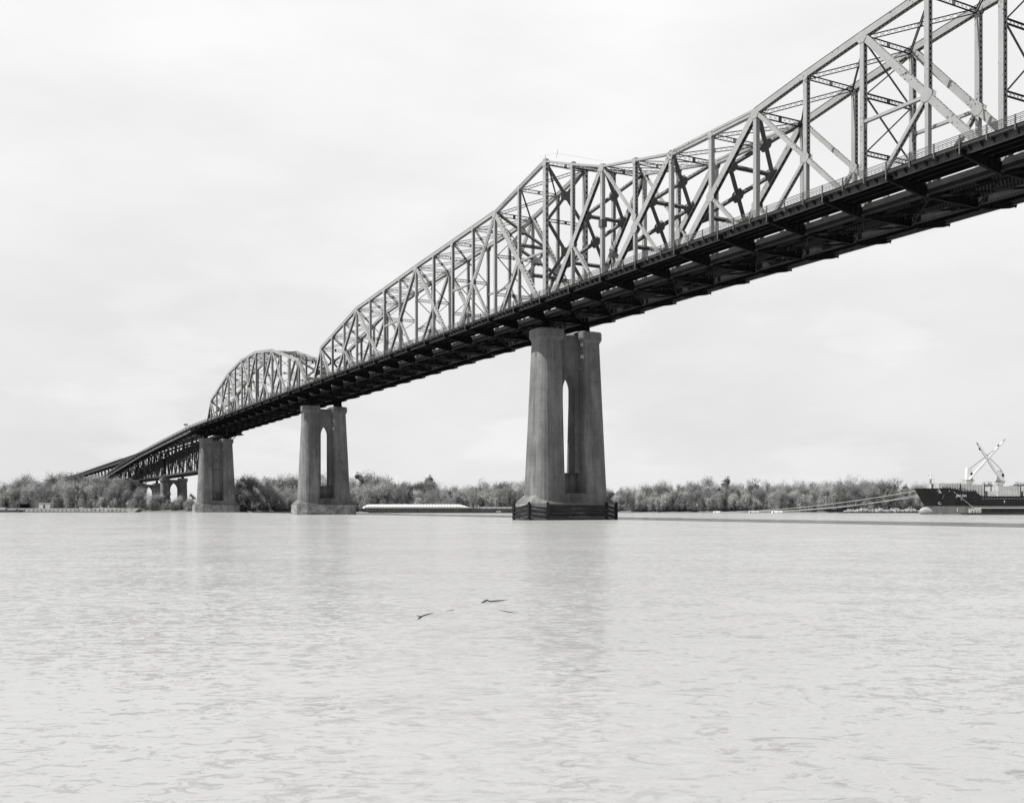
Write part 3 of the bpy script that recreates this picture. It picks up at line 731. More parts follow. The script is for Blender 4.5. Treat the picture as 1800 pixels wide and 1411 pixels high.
# drain pipes below the deck
for s, t, z, l, lab in ((-28, TW + 6.5, bc(-28) - 1.0, 2.6, 'short drain pipe hanging under the deck left of the nearest pier'), (-172, TW + 6.5, bc(-172) - 1.0, 3.6, 'drain pipe hanging under the deck just left of the second pier')):
    pass

# ------------------------------------------------------------------ water, bank
AMP = (1.6, .26, .12)                          # slopes of ripples, wavelets and swell
def water():
    m = bpy.data.materials.new("muddy_water"); m.use_nodes = True; t = m.node_tree; b = t.nodes['Principled BSDF']
    b.inputs['Roughness'].default_value = .1; b.inputs['IOR'].default_value = 1.33; b.inputs["Specular IOR Level"].default_value = .28
    tc = N(t, 'ShaderNodeTexCoord')
    rot = N(t, 'ShaderNodeMapping'); rot.inputs['Rotation'].default_value = (0, 0, -YAW); t.links.new(tc.outputs['Object'], rot.inputs[0])
    def noise(scale, st, det, rough=.55, dist=0.0):
        mp = N(t, 'ShaderNodeMapping'); mp.inputs['Scale'].default_value = st; t.links.new(rot.outputs[0], mp.inputs[0])
        n = N(t, 'ShaderNodeTexNoise'); n.inputs['Scale'].default_value = scale; n.inputs['Detail'].default_value = det; n.inputs['Roughness'].default_value = rough; n.inputs['Distortion'].default_value = dist
        t.links.new(mp.outputs[0], n.inputs[0]); return n.outputs[0]
    def M(op, x, y=None, z=None):
        k = N(t, 'ShaderNodeMath', operation=op)
        for i, q_ in enumerate((x, y, z)):
            if q_ is None: continue
            if isinstance(q_, (int, float)): k.inputs[i].default_value = q_
            else: t.links.new(q_, k.inputs[i])
        return k.outputs[0]
    def vec(scale, st, det, rough, dist):        # two independent slope fields from one noise
        mp = N(t, 'ShaderNodeMapping'); mp.inputs['Scale'].default_value = st; t.links.new(rot.outputs[0], mp.inputs[0])
        n = N(t, 'ShaderNodeTexNoise'); n.inputs['Scale'].default_value = scale; n.inputs['Detail'].default_value = det; n.inputs['Roughness'].default_value = rough; n.inputs['Distortion'].default_value = dist
        t.links.new(mp.outputs[0], n.inputs[0]); sp = N(t, 'ShaderNodeSeparateColor'); t.links.new(n.outputs['Color'], sp.inputs[0])
        return M('SUBTRACT', sp.outputs[0], .5), M('SUBTRACT', sp.outputs[1], .5)
    patch = N(t, 'ShaderNodeMapRange'); patch.inputs[1].default_value = .38; patch.inputs[2].default_value = .62; patch.inputs[3].default_value = .55; patch.inputs[4].default_value = 1.15
    t.links.new(noise(.045, (.6, 1, 1), 4, .6, 1.2), patch.inputs[0])
    a1, c1 = vec(4.6, (.6, 1, 1), 7, .72, .9); a2, c2 = vec(.42, (.6, 1, 1), 3, .55, .8); a3, c3 = vec(.07, (.7, 1, 1), 2, .5, .4)
    def comb(x1, x2, x3): return M('ADD', M('MULTIPLY', M('MULTIPLY', x1, AMP[0]), patch.outputs[0]), M('ADD', M('MULTIPLY', x2, AMP[1]), M('MULTIPLY', x3, AMP[2])))
    sx_, sy_ = M('MULTIPLY', comb(a1, a2, a3), .6), comb(c1, c2, c3)
    cv = N(t, 'ShaderNodeCombineXYZ'); t.links.new(sx_, cv.inputs[0]); t.links.new(sy_, cv.inputs[1]); cv.inputs[2].default_value = 1
    vr = N(t, 'ShaderNodeVectorRotate', rotation_type='Z_AXIS'); vr.inputs['Angle'].default_value = YAW; t.links.new(cv.outputs[0], vr.inputs['Vector'])
    nv = N(t, 'ShaderNodeVectorMath', operation='NORMALIZE'); t.links.new(vr.outputs[0], nv.inputs[0]); t.links.new(nv.outputs[0], b.inputs['Normal'])
    r = N(t, 'ShaderNodeMapRange'); r.inputs[1].default_value = .35; r.inputs[2].default_value = .65; r.inputs[3].default_value = .246; r.inputs[4].default_value = .264
    t.links.new(noise(.05, (.3, 1, 1), 6, .6, 1.0), r.inputs[0])
    q = N(t, 'ShaderNodeMapRange'); q.inputs[1].default_value = .57; q.inputs[2].default_value = .70; q.inputs[3].default_value = 1; q.inputs[4].default_value = .83
    t.links.new(noise(.85, (.55, 1, 1), 7, .62, 1.8), q.inputs[0])                     # darker streaks, dim reflections put into the water colour
    q2 = N(t, 'ShaderNodeMapRange'); q2.inputs[1].default_value = .5; q2.inputs[2].default_value = .62; q2.inputs[3].default_value = 0; q2.inputs[4].default_value = 1
    t.links.new(noise(.06, (.6, 1, 1), 4, .6, .8), q2.inputs[0])
    k = N(t, 'ShaderNodeMix', data_type='FLOAT'); t.links.new(q2.outputs[0], k.inputs[0]); k.inputs[2].default_value = 1; t.links.new(q.outputs[0], k.inputs[3])
    # boils welling up near the right, their dark reflection put into the colour
    pb = at(1620, 15); dv = N(t, 'ShaderNodeVectorMath', operation='DISTANCE'); t.links.new(tc.outputs['Object'], dv.inputs[0]); dv.inputs[1].default_value = (pb.x, pb.y, 0)
    fo = N(t, 'ShaderNodeMapRange'); fo.inputs[1].default_value = 3; fo.inputs[2].default_value = 11; fo.inputs[3].default_value = 1; fo.inputs[4].default_value = 0; t.links.new(dv.outputs['Value'], fo.inputs[0])
    bo = N(t, 'ShaderNodeMapRange'); bo.inputs[1].default_value = .56; bo.inputs[2].default_value = .62; t.links.new(noise(1.5, (.6, 1, 1), 8, .66, 1.5), bo.inputs[0])
    bo2 = N(t, 'ShaderNodeMapRange'); bo2.inputs[1].default_value = .60; bo2.inputs[2].default_value = .72; bo2.inputs[3].default_value = .27; bo2.inputs[4].default_value = .14; t.links.new(noise(1.5, (.6, 1, 1), 8, .66, 1.5), bo2.inputs[0])
    kk = M('SUBTRACT', k.outputs[0], M('MULTIPLY', M('MULTIPLY', bo.outputs[0], fo.outputs[0]), bo2.outputs[0]))
    k2 = N(t, 'ShaderNodeMath', operation='MULTIPLY'); t.links.new(kk, k2.inputs[0]); t.links.new(r.outputs[0], k2.inputs[1]); t.links.new(k2.outputs[0], b.inputs['Base Color'])
    df = N(t, 'ShaderNodeBsdfDiffuse'); t.links.new(k2.outputs[0], df.inputs[0]); ms = N(t, 'ShaderNodeMixShader'); ms.inputs[0].default_value = .42   # silt right at the surface dulls the mirror
    t.links.new(b.outputs[0], ms.inputs[1]); t.links.new(df.outputs[0], ms.inputs[2]); t.links.new(ms.outputs[0], t.nodes['Material Output'].inputs[0])
    return m
mb = MB(); mb.add([V((-9000, -9000, 0)), V((9000, -9000, 0)), V((9000, 9000, 0)), V((-9000, 9000, 0))], [(0, 1, 2, 3)])
wt = mb.build('river_water', water()); wt['kind'] = 'structure'
def shoreD(x): return 540 - .044 * x
mb = MB(); xs_ = list(range(-2400, 4300, 60)); rows = ((-3, -1.0), (0, .05), (4, .9), (10, 1.6), (40, 2.2), (160, 3), (900, 3.5), (6000, 4))
for i, x in enumerate(xs_):
    j = random.uniform(-1.5, 1.5)
    for k, (dd, z) in enumerate(rows):
        D_ = shoreD(x) + dd + (j if k < 4 else 0); q = at(x, shoreD(x)); r_ = (q - at(900, shoreD(900))); p = q + FW * (dd + (j if k < 4 else 0)); mb.v.append((p.x, p.y, z + (random.uniform(-.15, .15) if 1 < k < 5 else 0)))
nr = len(rows)
for i in range(len(xs_) - 1):
    for k in range(nr - 1): mb.f.append((i * nr + k, (i + 1) * nr + k, (i + 1) * nr + k + 1, i * nr + k + 1))
mb.mi = [0] * len(mb.f)
bk = mb.build('far_bank', BANK); bk['kind'] = 'structure'

# ------------------------------------------------------------------ trees
def limb(mb, p, d, L, r, depth, ends):
    pts = [p]; rr = [r]; n = 4; q = p.copy(); dd = d.copy()
    for k in range(n):
        dd = (dd + V((random.uniform(-.25, .25), random.uniform(-.25, .25), random.uniform(0, .22)))).normalized(); q = q + dd * (L / n); pts.append(q.copy()); rr.append(r * (1 - .6 * (k + 1) / n))
    mb.tube(pts, rr, 5)
    if depth > 0:
        for k in range(random.choice((2, 3))):
            b = pts[random.choice((2, 3, 4))]; a = random.uniform(0, 6.28)
            limb(mb, b, (dd + V((math.cos(a), math.sin(a), .25)) * .8).normalized(), L * .62, rr[3], depth - 1, ends)
    else: ends.append(q)
    ends.append(pts[3])
def make_tree(kind, h, wd, leaf, seed, low=False):
    random.seed(seed); tr = MB(); ends = []
    nst = 1 if kind == 'tall' else random.choice((2, 3))
    for k in range(nst):
        a = random.uniform(0, 6.28); lean = V((math.cos(a) * .3, math.sin(a) * .3, 1)).normalized() if nst > 1 else V((.05, 0, 1)).normalized()
        limb(tr, V((math.cos(a) * .4, math.sin(a) * .4, -1)), lean, h * .55, .28 if nst == 1 else .2, 2 if kind != 'bush' else 1, ends)
    if kind == 'bare':
        for e in list(ends):
            for k in range(9):
                d = V((random.gauss(0, .6), random.gauss(0, .6), random.uniform(.2, 1))).normalized(); tr.tube([e, e + d * random.uniform(.8, 2.6)], [.05, .02], 3)
    cr = MB(); lobes = []
    nl = {'willow': 24, 'round': 20, 'tall': 18, 'bush': 10, 'bare': 8}[kind]
    for k in range(nl):
        if kind == 'tall': c = V((random.gauss(0, wd * .14), random.gauss(0, wd * .14), h * random.uniform(.28, .95))); r = wd * random.uniform(.13, .24) * (1.25 - .6 * c.z / h)
        else:
            a = random.uniform(0, 6.28); f = random.uniform(.15, 1) ** .6; zf = random.uniform(.18 if kind != 'round' else .38, .93); rr = wd * .40 * math.sqrt(max(.05, 1 - (zf - .45) ** 2 * 2.4)) * f
            c = V((math.cos(a) * rr, math.sin(a) * rr, h * zf)); r = wd * random.uniform(.11, .21)
        lobes.append((c, r))
    nleaf = {'bare': 900, 'bush': 2600}.get(kind, 5600)
    for k in range(nleaf):
        c, r = random.choice(lobes); d = V((random.gauss(0, 1), random.gauss(0, 1), random.gauss(0, 1.0))).normalized()
        rad = r * (random.uniform(.55, 1.08) if random.random() < .85 else random.uniform(1, 1.5))
        p = c + V((d.x * rad, d.y * rad, d.z * rad * (1.35 if kind in ('willow', 'bush') else 1.0)))
        if kind != 'bush' and d.z > .45 and random.random() < .22: p += V((0, 0, random.uniform(.2, 1.5)))     # sprays sticking up
        if p.z < .1: p.z = random.uniform(.1, 1.5)
        s_ = random.uniform(.16, .40) * (.7 if kind == 'bare' else 1)
        n = (d + V((random.gauss(0, .5), random.gauss(0, .5), random.gauss(0, .5)))).normalized(); u = n.cross(V((random.random(), random.random(), .3))).normalized(); v = n.cross(u)
        if kind in ('willow', 'bush'): v = (v + Z * .8).normalized()
        cr.add([p - u * s_ * .5, p + v * s_ * .8, p + u * s_ * .5, p - v * s_ * .8], [(0, 1, 2, 3)])
    return tr, cr, leaf
protos = []
specs = [('willow', 13, 12, 'pale', 1), ('willow', 15, 13, 'pale', 2), ('willow', 11, 10, 'pale', 3), ('round', 15, 12, 'mid', 4), ('round', 13, 10, 'dark', 5), ('tall', 16, 8, 'mid', 6),
         ('tall', 14, 7, 'dark', 7), ('bare', 15, 10, 'mid', 8), ('bush', 5.5, 8, 'pale', 9), ('bush', 4.5, 7, 'mid', 10), ('round', 17, 14, 'mid', 11), ('willow', 14, 11, 'mid', 12), ('bush', 6.5, 9, 'dark', 13), ('bare', 13, 9, 'pale', 14)]
for kd, h, wd, lf, sd in specs:
    tr, cr, lf = make_tree(kd, h, wd, lf, sd)
    mt = bpy.data.meshes.new('trunk'); mt.from_pydata(tr.v, [], tr.f); mt.materials.append(BARK)
    mc = bpy.data.meshes.new('crown'); mc.from_pydata(cr.v, [], cr.f); mc.materials.append(LEAF[lf])
    protos.append((kd, lf, h, mt, mc))
random.seed(21)
KN = {'willow': 'willow_tree', 'round': 'broadleaf_tree', 'tall': 'slender_tree', 'bare': 'leafless_tree', 'bush': 'willow_bush'}
KD = {'willow': 'billowing willow', 'round': 'round crowned tree', 'tall': 'slender tree', 'bare': 'nearly leafless tree', 'bush': 'low bush'}
def region(x):
    for lim, n in ((130, 'at far left behind the deck barge'), (345, 'under the approach left of the third pier'), (520, 'between the third and second piers'),
                   (640, 'just behind the second pier'), (770, 'behind the white covered barge'), (920, 'left of the nearest pier'),
                   (1180, 'just right of the nearest pier'), (1400, 'behind the mooring buoys'), (1560, 'behind the rubble barge')):
        if x < lim: return n
    return 'behind the ship'
def plant(pi, x, dd, sc_, z=1.2):
    kd, lf, h, mt, mc = protos[pi]; base = at(x, shoreD(x) + dd, z)
    row = 'front row ' if dd < 16 else ('middle row ' if dd < 34 else 'back row ')
    tone = {'pale': 'pale leafed ', 'mid': 'grey leafed ', 'dark': 'dark leafed '}[lf]
    o = thing(KN[kd], (tone + row + KD[kd] + ' ' + region(x))[:140], 'bush' if kd == 'bush' else 'tree', base, 'trees and bushes of the far bank')
    o.rotation_euler = (0, 0, random.uniform(0, 6.28)); k = sc_ * random.uniform(.93, 1.07); o.scale = (k, k, k * random.uniform(.95, 1.05))
    for nm, me in (('trunk', mt), ('crown', mc)):
        c = bpy.data.objects.new(nm, me); col.objects.link(c); c.parent = o
def skyline(x):                                    # height of the wood along the bank
    pts = [(-200, 14), (0, 14.0), (60, 17.5), (120, 18.5), (200, 19), (250, 15), (300, 9), (350, 10), (420, 15), (470, 17), (520, 16), (600, 17), (640, 19), (700, 15), (760, 16), (800, 12), (870, 13.5), (915, 15.5), (1000, 12), (1070, 10.5), (1150, 13), (1250, 13.5), (1400, 13), (1480, 14.5), (1560, 14), (1620, 13), (1700, 12), (1800, 12), (2300, 13)]
    for (a, za), (b, zb) in zip(pts, pts[1:]):
        if a <= x <= b: return za + (zb - za) * (x - a) / (b - a)
    return 13
big = [0, 1, 2, 3, 4, 5, 6, 10, 11]
for row, (dd, step, f) in enumerate(((6, 21, .72), (18, 21, .88), (34, 23, .98), (54, 26, 1.03))):
    x = -140 + row * 9
    while x < 2000:
        ch = random.random(); pi = random.choice(big if row else [0, 1, 2, 0, 11, 3, 5]); 
        if row >= 1 and ch < .10: pi = random.choice((7, 13))
        hgt = skyline(x) * f * random.uniform(.82, 1.08)
        if not (row > 1 and -700 < 0 and 255 < x < 345):
            plant(pi, x, dd + random.uniform(-3, 4), hgt / protos[pi][2])
        x += step * random.uniform(.75, 1.25)
x = -140
while x < 2000:
    pi = random.choice((8, 9, 12, 8)); plant(pi, x, random.uniform(3.5, 7), random.uniform(.75, 1.15), .5); x += random.uniform(13, 24)

# ------------------------------------------------------------------ barges, buoys, ship  (local axes: x to the camera's right, y away, z up)
class L:
    def __init__(s, x, D_): s.o = at(x, D_, 0)
    def __call__(s, lx, ly, lz): return s.o + RT * lx + FW * ly + Z * lz
def lbox(mb, q, x0, x1, y0, y1, z0, z1): mb.hexa([q(x0, y0, z0), q(x1, y0, z0), q(x1, y1, z0), q(x0, y1, z0)], [q(x0, y0, z1), q(x1, y0, z1), q(x1, y1, z1), q(x0, y1, z1)])
def hull_mb(mb, q, x0, x1, wdt, z1, rake=4, z0=-.6):
    pr = [(x0, z1), (x1, z1), (x1, z1 - .5), (x1 - rake * .4, .3), (x1 - rake, z0), (x0 + rake, z0), (x0 + rake * .4, .3), (x0, z1 - .5)]
    a = [q(x, 0, z) for x, z in pr]; b = [q(x, wdt, z) for x, z in pr]; n = len(pr)
    mb.add(a + b, [tuple(range(n)), tuple(range(2 * n - 1, n - 1, -1))] + [(k, n + k, n + (k + 1) % n, (k + 1) % n) for k in range(n)])
# covered barge
q = L(632, 455); m = 455 / FPX; th = thing('covered_barge', 'white covered hopper barge with dark hull moored right of the second pier', 'barge', q.o)
mb = MB(); hull_mb(mb, q, 2, 56, 10, 2.15); mb.build('hull', BARGE, th)
mb = MB(); xs = [(0, 0), (2.4, 1), (44, 1), (46.5, .5), (49, .35)]
n_ = 36
for k in range(n_):
    a, b = 1.2 + 48 * k / n_, 1.2 + 48 * (k + 1) / n_ - .2
    hh = lambda x: 1.65 * min(1, max(.25, x / 3.0)) if x < 43.5 else 1.65 * max(.3, 1 - (x - 43.5) / 6)
    rings = [[q(x, .9 + 8.2 * (.5 - .5 * math.cos(math.pi * j / 8)), 2.12 + hh(x) * math.sin(math.pi * j / 8) ** .6) for j in range(9)] for x in (a, b)]
    mb.loft(rings)
mb.build('hatch_covers', WHITE, th)
mb = MB(); lbox(mb, q, 2.2, 49.5, .3, .7, 2.15, 2.6); lbox(mb, q, 50.5, 54.5, 3, 7, 2.15, 2.5); mb.build('coaming', PALE, th)
q = L(832, 452); th = thing('hopper_barge', 'dark low hopper barge moored between the white barge and the nearest pier', 'barge', q.o)
mb = MB(); hull_mb(mb, q, 0, 34, 10, 1.9, 2); mb.build('hull', BARGE, th)
mb = MB()
for k in range(14): lbox(mb, q, 1.5 + k * 2.2, 3.55 + k * 2.2, .6, 9.4, 1.9, 2.65 + .1 * (k % 2))
mb.build('hatch_covers', PALE, th)
mb = MB(); lbox(mb, q, .5, .8, .2, .4, 1.9, 3.4); lbox(mb, q, 2.1, 2.4, .2, .4, 1.9, 3.4); lbox(mb, q, .5, 2.4, .2, .4, 3.2, 3.4); lbox(mb, q, 10, 12, -.05, .3, .4, .9); mb.build('deck_rack', PALE, th)
# long deck barge at left
q = L(0, 512); u_ = 512 / FPX; th = thing('deck_barge', 'long pale sided deck barge along the bank at far left, with a shed on it', 'barge', q.o)
mb = MB(); hull_mb(mb, q, 2, 68, 9, 1.95, 4); mb.build('hull', mat("pale_barge_side", 0.32, .35, .8, .8, spots=(1.6, .93, .05)), th)
mb = MB(); lbox(mb, q, 9, 63, -.12, .06, .0, .3)
for k in range(26): lbox(mb, q, 10 + k * 2.05, 10.25 + k * 2.05, -.06, .05, .5, 1.5)
mb.build('rubbing_band', BARGE, th)
mb = MB()
for k in range(24): lbox(mb, q, 25 + k * 1.6, 25.1 + k * 1.6, .3, .4, 1.75, 2.6)
lbox(mb, q, 25, 62, .3, .38, 2.5, 2.58); mb.build('railing', APPR, th)
mb = MB(); lbox(mb, q, 45, 57, 2, 5, 1.75, 2.15); lbox(mb, q, 38, 40, 2, 5, 1.75, 2.4); lbox(mb, q, 48, 49, 3, 4, 2.15, 2.7); lbox(mb, q, 52, 52.4, 3, 4, 2.15, 3.2); mb.build('deck_gear', PALE, th)
q2 = L(68, 516); th = thing('deck_shed', 'small pale box shed standing on the far left barge', 'shed', q2.o)
mb = MB(); lbox(mb, q2, 0, 5.6, 0, 4, 1.75, 4.4); mb.build('shed_wall', PALE, th)
mb = MB(); lbox(mb, q2, -.15, 5.75, -.15, 4.15, 4.402, 4.6); mb.build('shed_roof', PALE, th)
mb = MB(); lbox(mb, q2, 2.2, 3.2, -.03, .02, 1.76, 3.7); mb.build('shed_door', FASC, th)
q2 = L(30, 516); th = thing('open_shelter', 'dark open shelter frame left of the shed on the far left barge', 'shelter', q2.o)
mb = MB()
for x, y in ((0, 0), (5, 0), (0, 3), (5, 3)): lbox(mb, q2, x, x + .2, y, y + .2, 1.7, 4)
mb.build('shelter_post', FLOOR, th); mb = MB(); lbox(mb, q2, -.2, 5.4, -.2, 3.4, 4.0, 4.2); lbox(mb, q2, .3, 4.9, 2.8, 3.0, 2.2, 3.9); mb.build('shelter_roof', FLOOR, th)
q2 = L(-14, 505); th = thing('work_boat', 'low cluttered work boat moored at the left edge of the photo', 'boat', q2.o)
mb = MB(); hull_mb(mb, q2, 0, 14, 4, 1.1, 3); mb.build('hull', BARGE, th)
mb = MB(); lbox(mb, q2, 3, 6, .8, 3, 1.1, 2.4); lbox(mb, q2, 7, 11, 1, 3, 1.1, 1.7); mb.build('deckhouse', PALE, th)
# rubble barge
q = L(1487, 452); th = thing('rubble_barge', 'low flat barge heaped with pale broken stone in front of the ship bow', 'barge', q.o)
mb = MB(); hull_mb(mb, q, -1, 37, 9, .55, 1.5); mb.build('hull', BARGE, th)
random.seed(5); mb = MB()
for k in range(420):
    x = random.uniform(.5, 35); y = random.uniform(.5, 8.5); e = min(1, x / 5, (36 - x) / 5); hh = 1.9 * e * (.75 + .25 * math.sin(x * .9)) * (1 - abs(y - 4.5) / 6)
    r = random.uniform(.25, .65); c = (x, y, .5 + hh * random.uniform(.5, 1))
    pts = []
    for a in range(6):
        for zz in (-.5, .5): pts.append(q(c[0] + math.cos(a * 1.047) * r * random.uniform(.6, 1.1) * (.7 if zz > 0 else 1), c[1] + math.sin(a * 1.047) * r * random.uniform(.6, 1.1), c[2] + zz * r * random.uniform(.6, 1.2)))
    mb.add(pts, [(0, 2, 4, 6, 8, 10), (11, 9, 7, 5, 3, 1)] + [(2 * a, 2 * a + 1, (2 * a + 3) % 12, (2 * a + 2) % 12) for a in range(6)])
rp = mb.build('stone_heap', ROCK); tag(rp, 'heap of pale broken stone lying on the low barge left of the ship', 'stones'); rp['kind'] = 'stuff'
# mooring buoys
BU = [(1260, 452, 3.0, .6, WHITE, 'small white mooring buoy, leftmost of the three on the water'), (1325, 446, 4.4, .8, PALE, 'grey mooring buoy, middle of the three left of the ship'), (1366, 440, 4.6, .8, WHITE, 'large white mooring buoy, rightmost of the three')]
BC = []
for x, D_, l, r, m_, lab in BU:
    q = L(x, D_); th = thing('mooring_buoy', lab, 'buoy', q.o, 'mooring buoys'); mb = MB()
    mb.tube([q(-l / 2, 0, r * .35), q(-l / 2 + .25, 0, r * .35), q(l / 2 - .25, 0, r * .35), q(l / 2, 0, r * .35)], [r * .7, r, r, r * .7], 14); mb.build('float', m_, th)
    mb = MB(); mb.tube([q(l / 2 - .6, 0, r * 1.2), q(l / 2 - .6, 0, r * 1.2 + .35)], .12); mb.tube([q(-l / 2 + .5, -.02, r * .35), q(-l / 2 + .75, -.02, r * .35)], r * 1.03, 14); mb.build('fitting', FLOOR, th); BC.append(q(0, 0, r))

# ship
SD = 365.0; SX = SD / FPX
def lx(x): return (x - 1622) * SX
def lz(y): return CH + (HOR - y) * SX
q = L(1622, SD)
SH = thing('cargo_ship', 'black hulled cargo ship with white deck cranes and pale bulbous bow, at the right edge', 'ship', q.o)
LEN = 105; BEAM = 16
zd = lambda x: 9.3 if x < 9 else (9.3 - (x - 9) * .12 if x < 15 else (8.2 if x < 19 else (6.5 + max(0, 1.0 - (x - 19) * .5))))
stations = [0, .8, 2, 3.5, 5, 7, 9, 12, 15, 18.9, 19.1, 21, 24, 30, 60, 90, 98, 103, 105]
def halfw(x, z):
    f = max(0, min(1, (x - max(0, (9.3 - z)) * .62) / 16)); b = BEAM / 2 * (1 - (1 - f) ** 2.2)
    if x > 90: b *= max(.35, 1 - ((x - 90) / 15) ** 2 * .5)
    return max(b, .12)
def hullpart(z0f, z1f, m_, nm, cap=False):
    mb = MB(); rows = 5; vs = []; nst = len(stations)
    for x in stations:
        z0 = z0f(x); z1 = z1f(x)
        for sd in (-1, 1):
            for k in range(rows):
                z = z0 + (z1 - z0) * k / (rows - 1); xs2 = max(x, (9.3 - z) * .62); vs.append(q(xs2, 8 + sd * halfw(xs2, z), z))
    fs = []
    for i in range(nst - 1):
        for h in (0, 1):
            for k in range(rows - 1):
                a = i * 2 * rows + h * rows + k; fs.append((a, a + 2 * rows, a + 2 * rows + 1, a + 1))
        a = i * 2 * rows + rows - 1; fs.append((a, a + 2 * rows, a + 3 * rows, a + rows))
    e = (nst - 1) * 2 * rows
    for k in range(rows - 1): fs.append((e + k, e + rows + k, e + rows + k + 1, e + k + 1))
    mb.add(vs, fs); return mb.build(nm, m_, SH)
hullpart(lambda x: 3.0, zd, HULLD, 'upper_hull'); hullpart(lambda x: -.8, lambda x: 2.99, HULLP, 'boot_topping')
mb = MB(); rings = []
for k in range(9):
    a = k / 8; r = 1.75 * math.sqrt(max(.02, 1 - (1 - min(1, a * 2.2)) ** 2)); rings.append([q(1.7 + a * 7, 8 + math.cos(b * math.pi / 6) * r * .75, 1.0 + math.sin(b * math.pi / 6) * r) for b in range(12)])
mb.loft(rings); mb.build('bulbous_bow', mat("pale_bulb", 0.24, .15, .4, .7), SH, True)
mb = MB()
for (a, b, c, d, dk) in ((1656, 1692, 849, 861, 0), (1695, 1735, 851, 869, 0), (1761, 1799, 854, 871, 0), (1806, 1850, 854, 871, 0), (1880, 1925, 854, 871, 0)):
    o_ = MB(); x0, x1, z0, z1 = lx(a), lx(b), lz(d) - 1, lz(c); n = 7
    for k in range(n):
        y0 = 2.5 + k * 1.5; lbox(o_, q, x0 + (k % 2) * .05, x1, y0, y0 + 1.38, z0, z1 - (k % 2) * .08)
    for k in range(9): x = x0 + (x1 - x0) * k / 8; lbox(o_, q, x - .06, x + .06, 2.42, 2.5, z0, z1)
    o_.build('hatch_cover_stack', PALE, SH)
    o_ = MB(); lbox(o_, q, x1 + .01, x1 + .45, 2.6, 12.8, z0, z1 - .02); o_.build('cover_end', FLOOR, SH)
mb = MB(); x = lx(1652)
mb.tube([q(x, 8, 8.5), q(x, 8, 13), q(x, 8, 15), q(x, 8, lz(821))], [.38, .32, .18, .06], 8); mb.build('foremast', WHITE, SH)
mb = MB(); lbox(mb, q, x - 1.0, x + 1.0, 7, 9, 12.6, 12.8); lbox(mb, q, x - 1.1, x + 1.1, 7.9, 8.1, 13.9, 14.1); lbox(mb, q, x - .6, x + .6, 7.5, 8.5, 11.6, 11.75)
for e in (-1, 1): lbox(mb, q, x + e - .06, x + e + .06, 7, 7.1, 12.8, 13.9)
mb.build('mast_platform', WHITE, SH)
# cranes are part of the ship
def crane(px, ytop, ybot, hy0, hy1, foot, tip, name='deck_crane'):
    x = lx(px); mb = MB(); c = lambda lz_, r, n=14: [q(x + math.cos(2 * math.pi * k / n) * r, 8 + math.sin(2 * math.pi * k / n) * r, lz_) for k in range(n)]
    mb.loft([c(5, .95), c(lz(hy1) - 1.2, .95), c(lz(hy1) - .7, 1.5), c(lz(hy1), 1.5)]); cr = mb.build('crane', WHITE, SH)
    mb = MB(); z0, z1 = lz(hy1), lz(hy0); mb.loft([[q(x + a, 8 + b, z) for a, b in ((-w0, -1), (w1, -1), (w1, 1), (-w0, 1))] for z, w0, w1 in ((z0, 1.1, 1.1), (z0 + 1.5, 1.1, 1.0), (z1 - .4, 1.0, .5), (z1, .9, .3))]); mb.build('crane_house', WHITE, cr)
    f = q(lx(foot[0]), 6.6, lz(foot[1])); t_ = q(lx(tip[0]), 6.6, lz(tip[1])); mb = MB(); a = (t_ - f).normalized()
    md = f.lerp(t_, .5)
    for p0, p1, w0, w1 in ((f, f.lerp(t_, .2), .35, .8), (f.lerp(t_, .2), f.lerp(t_, .8), .8, .7), (f.lerp(t_, .8), t_, .7, .3)):
        v = a.cross(FW); mb.hexa([p0 + v * w0 / 2 - FW * .4, p0 - v * w0 / 2 - FW * .4, p0 - v * w0 / 2 + FW * .4, p0 + v * w0 / 2 + FW * .4], [p1 + v * w1 / 2 - FW * .4, p1 - v * w1 / 2 - FW * .4, p1 - v * w1 / 2 + FW * .4, p1 + v * w1 / 2 + FW * .4])
    mb.build('crane_jib', WHITE, cr)
    mb = MB(); mb.beam(t_ - a * 1.3, t_, .5, .45, FW); mb.beam(f.lerp(t_, .83) - a * .4, f.lerp(t_, .83) + a * .4, .6, .8, FW, ov=.2); mb.build('jib_head', FLOOR, cr)
    mb = MB(); hd = q(x, 6.8, lz(hy0) + .1)
    mb.tube([hd, f.lerp(t_, .82)], .05, 4); mb.tube([hd + Z * -.3, f.lerp(t_, .80)], .05, 4); mb.build('crane_wire', APPR, cr)
    mb = MB(); lbox(mb, q, x - 1.5, x + 1.5, 6.4, 9.6, z0 - .12, z0 + .0); lbox(mb, q, x + .1, x + .9, 6.9, 7.0, z0 + 1.8, z0 + 2.7); mb.build('crane_fitting', FLOOR, cr)
crane(1721, 0, 0, 821, 843, (1718, 842.5), (1783, 770)); crane(1777, 0, 0, 825, 845, (1772, 838), (1732, 775.5)); crane(1870, 0, 0, 825, 845, (1872, 840), (1930, 775))
mb = MB(); lbox(mb, q, 92, 103, 2, 14, 6, 19); lbox(mb, q, 90, 94, 0, 16, 17, 20); lbox(mb, q, 99, 102, 6, 10, 19, 24); mb.build('superstructure', WHITE, SH)
mb = MB(); lbox(mb, q, lx(1743), lx(1757), 3, 12, 6, lz(863)); lbox(mb, q, lx(1757), lx(1795), 1.2, 2.3, 6.4, lz(868)); mb.build('deck_locker', WHITE, SH)
mb = MB()
for k in range(60): xx = 20 + k * 1.1; lbox(mb, q, xx, xx + .07, .25, .32, 6.5, 7.5)
for zz in (7.0, 7.45): lbox(mb, q, 20, 86, .25, .32, zz, zz + .06)
mb.build('deck_railing', PALE, SH)
mb = MB()                                          # bulwark fittings
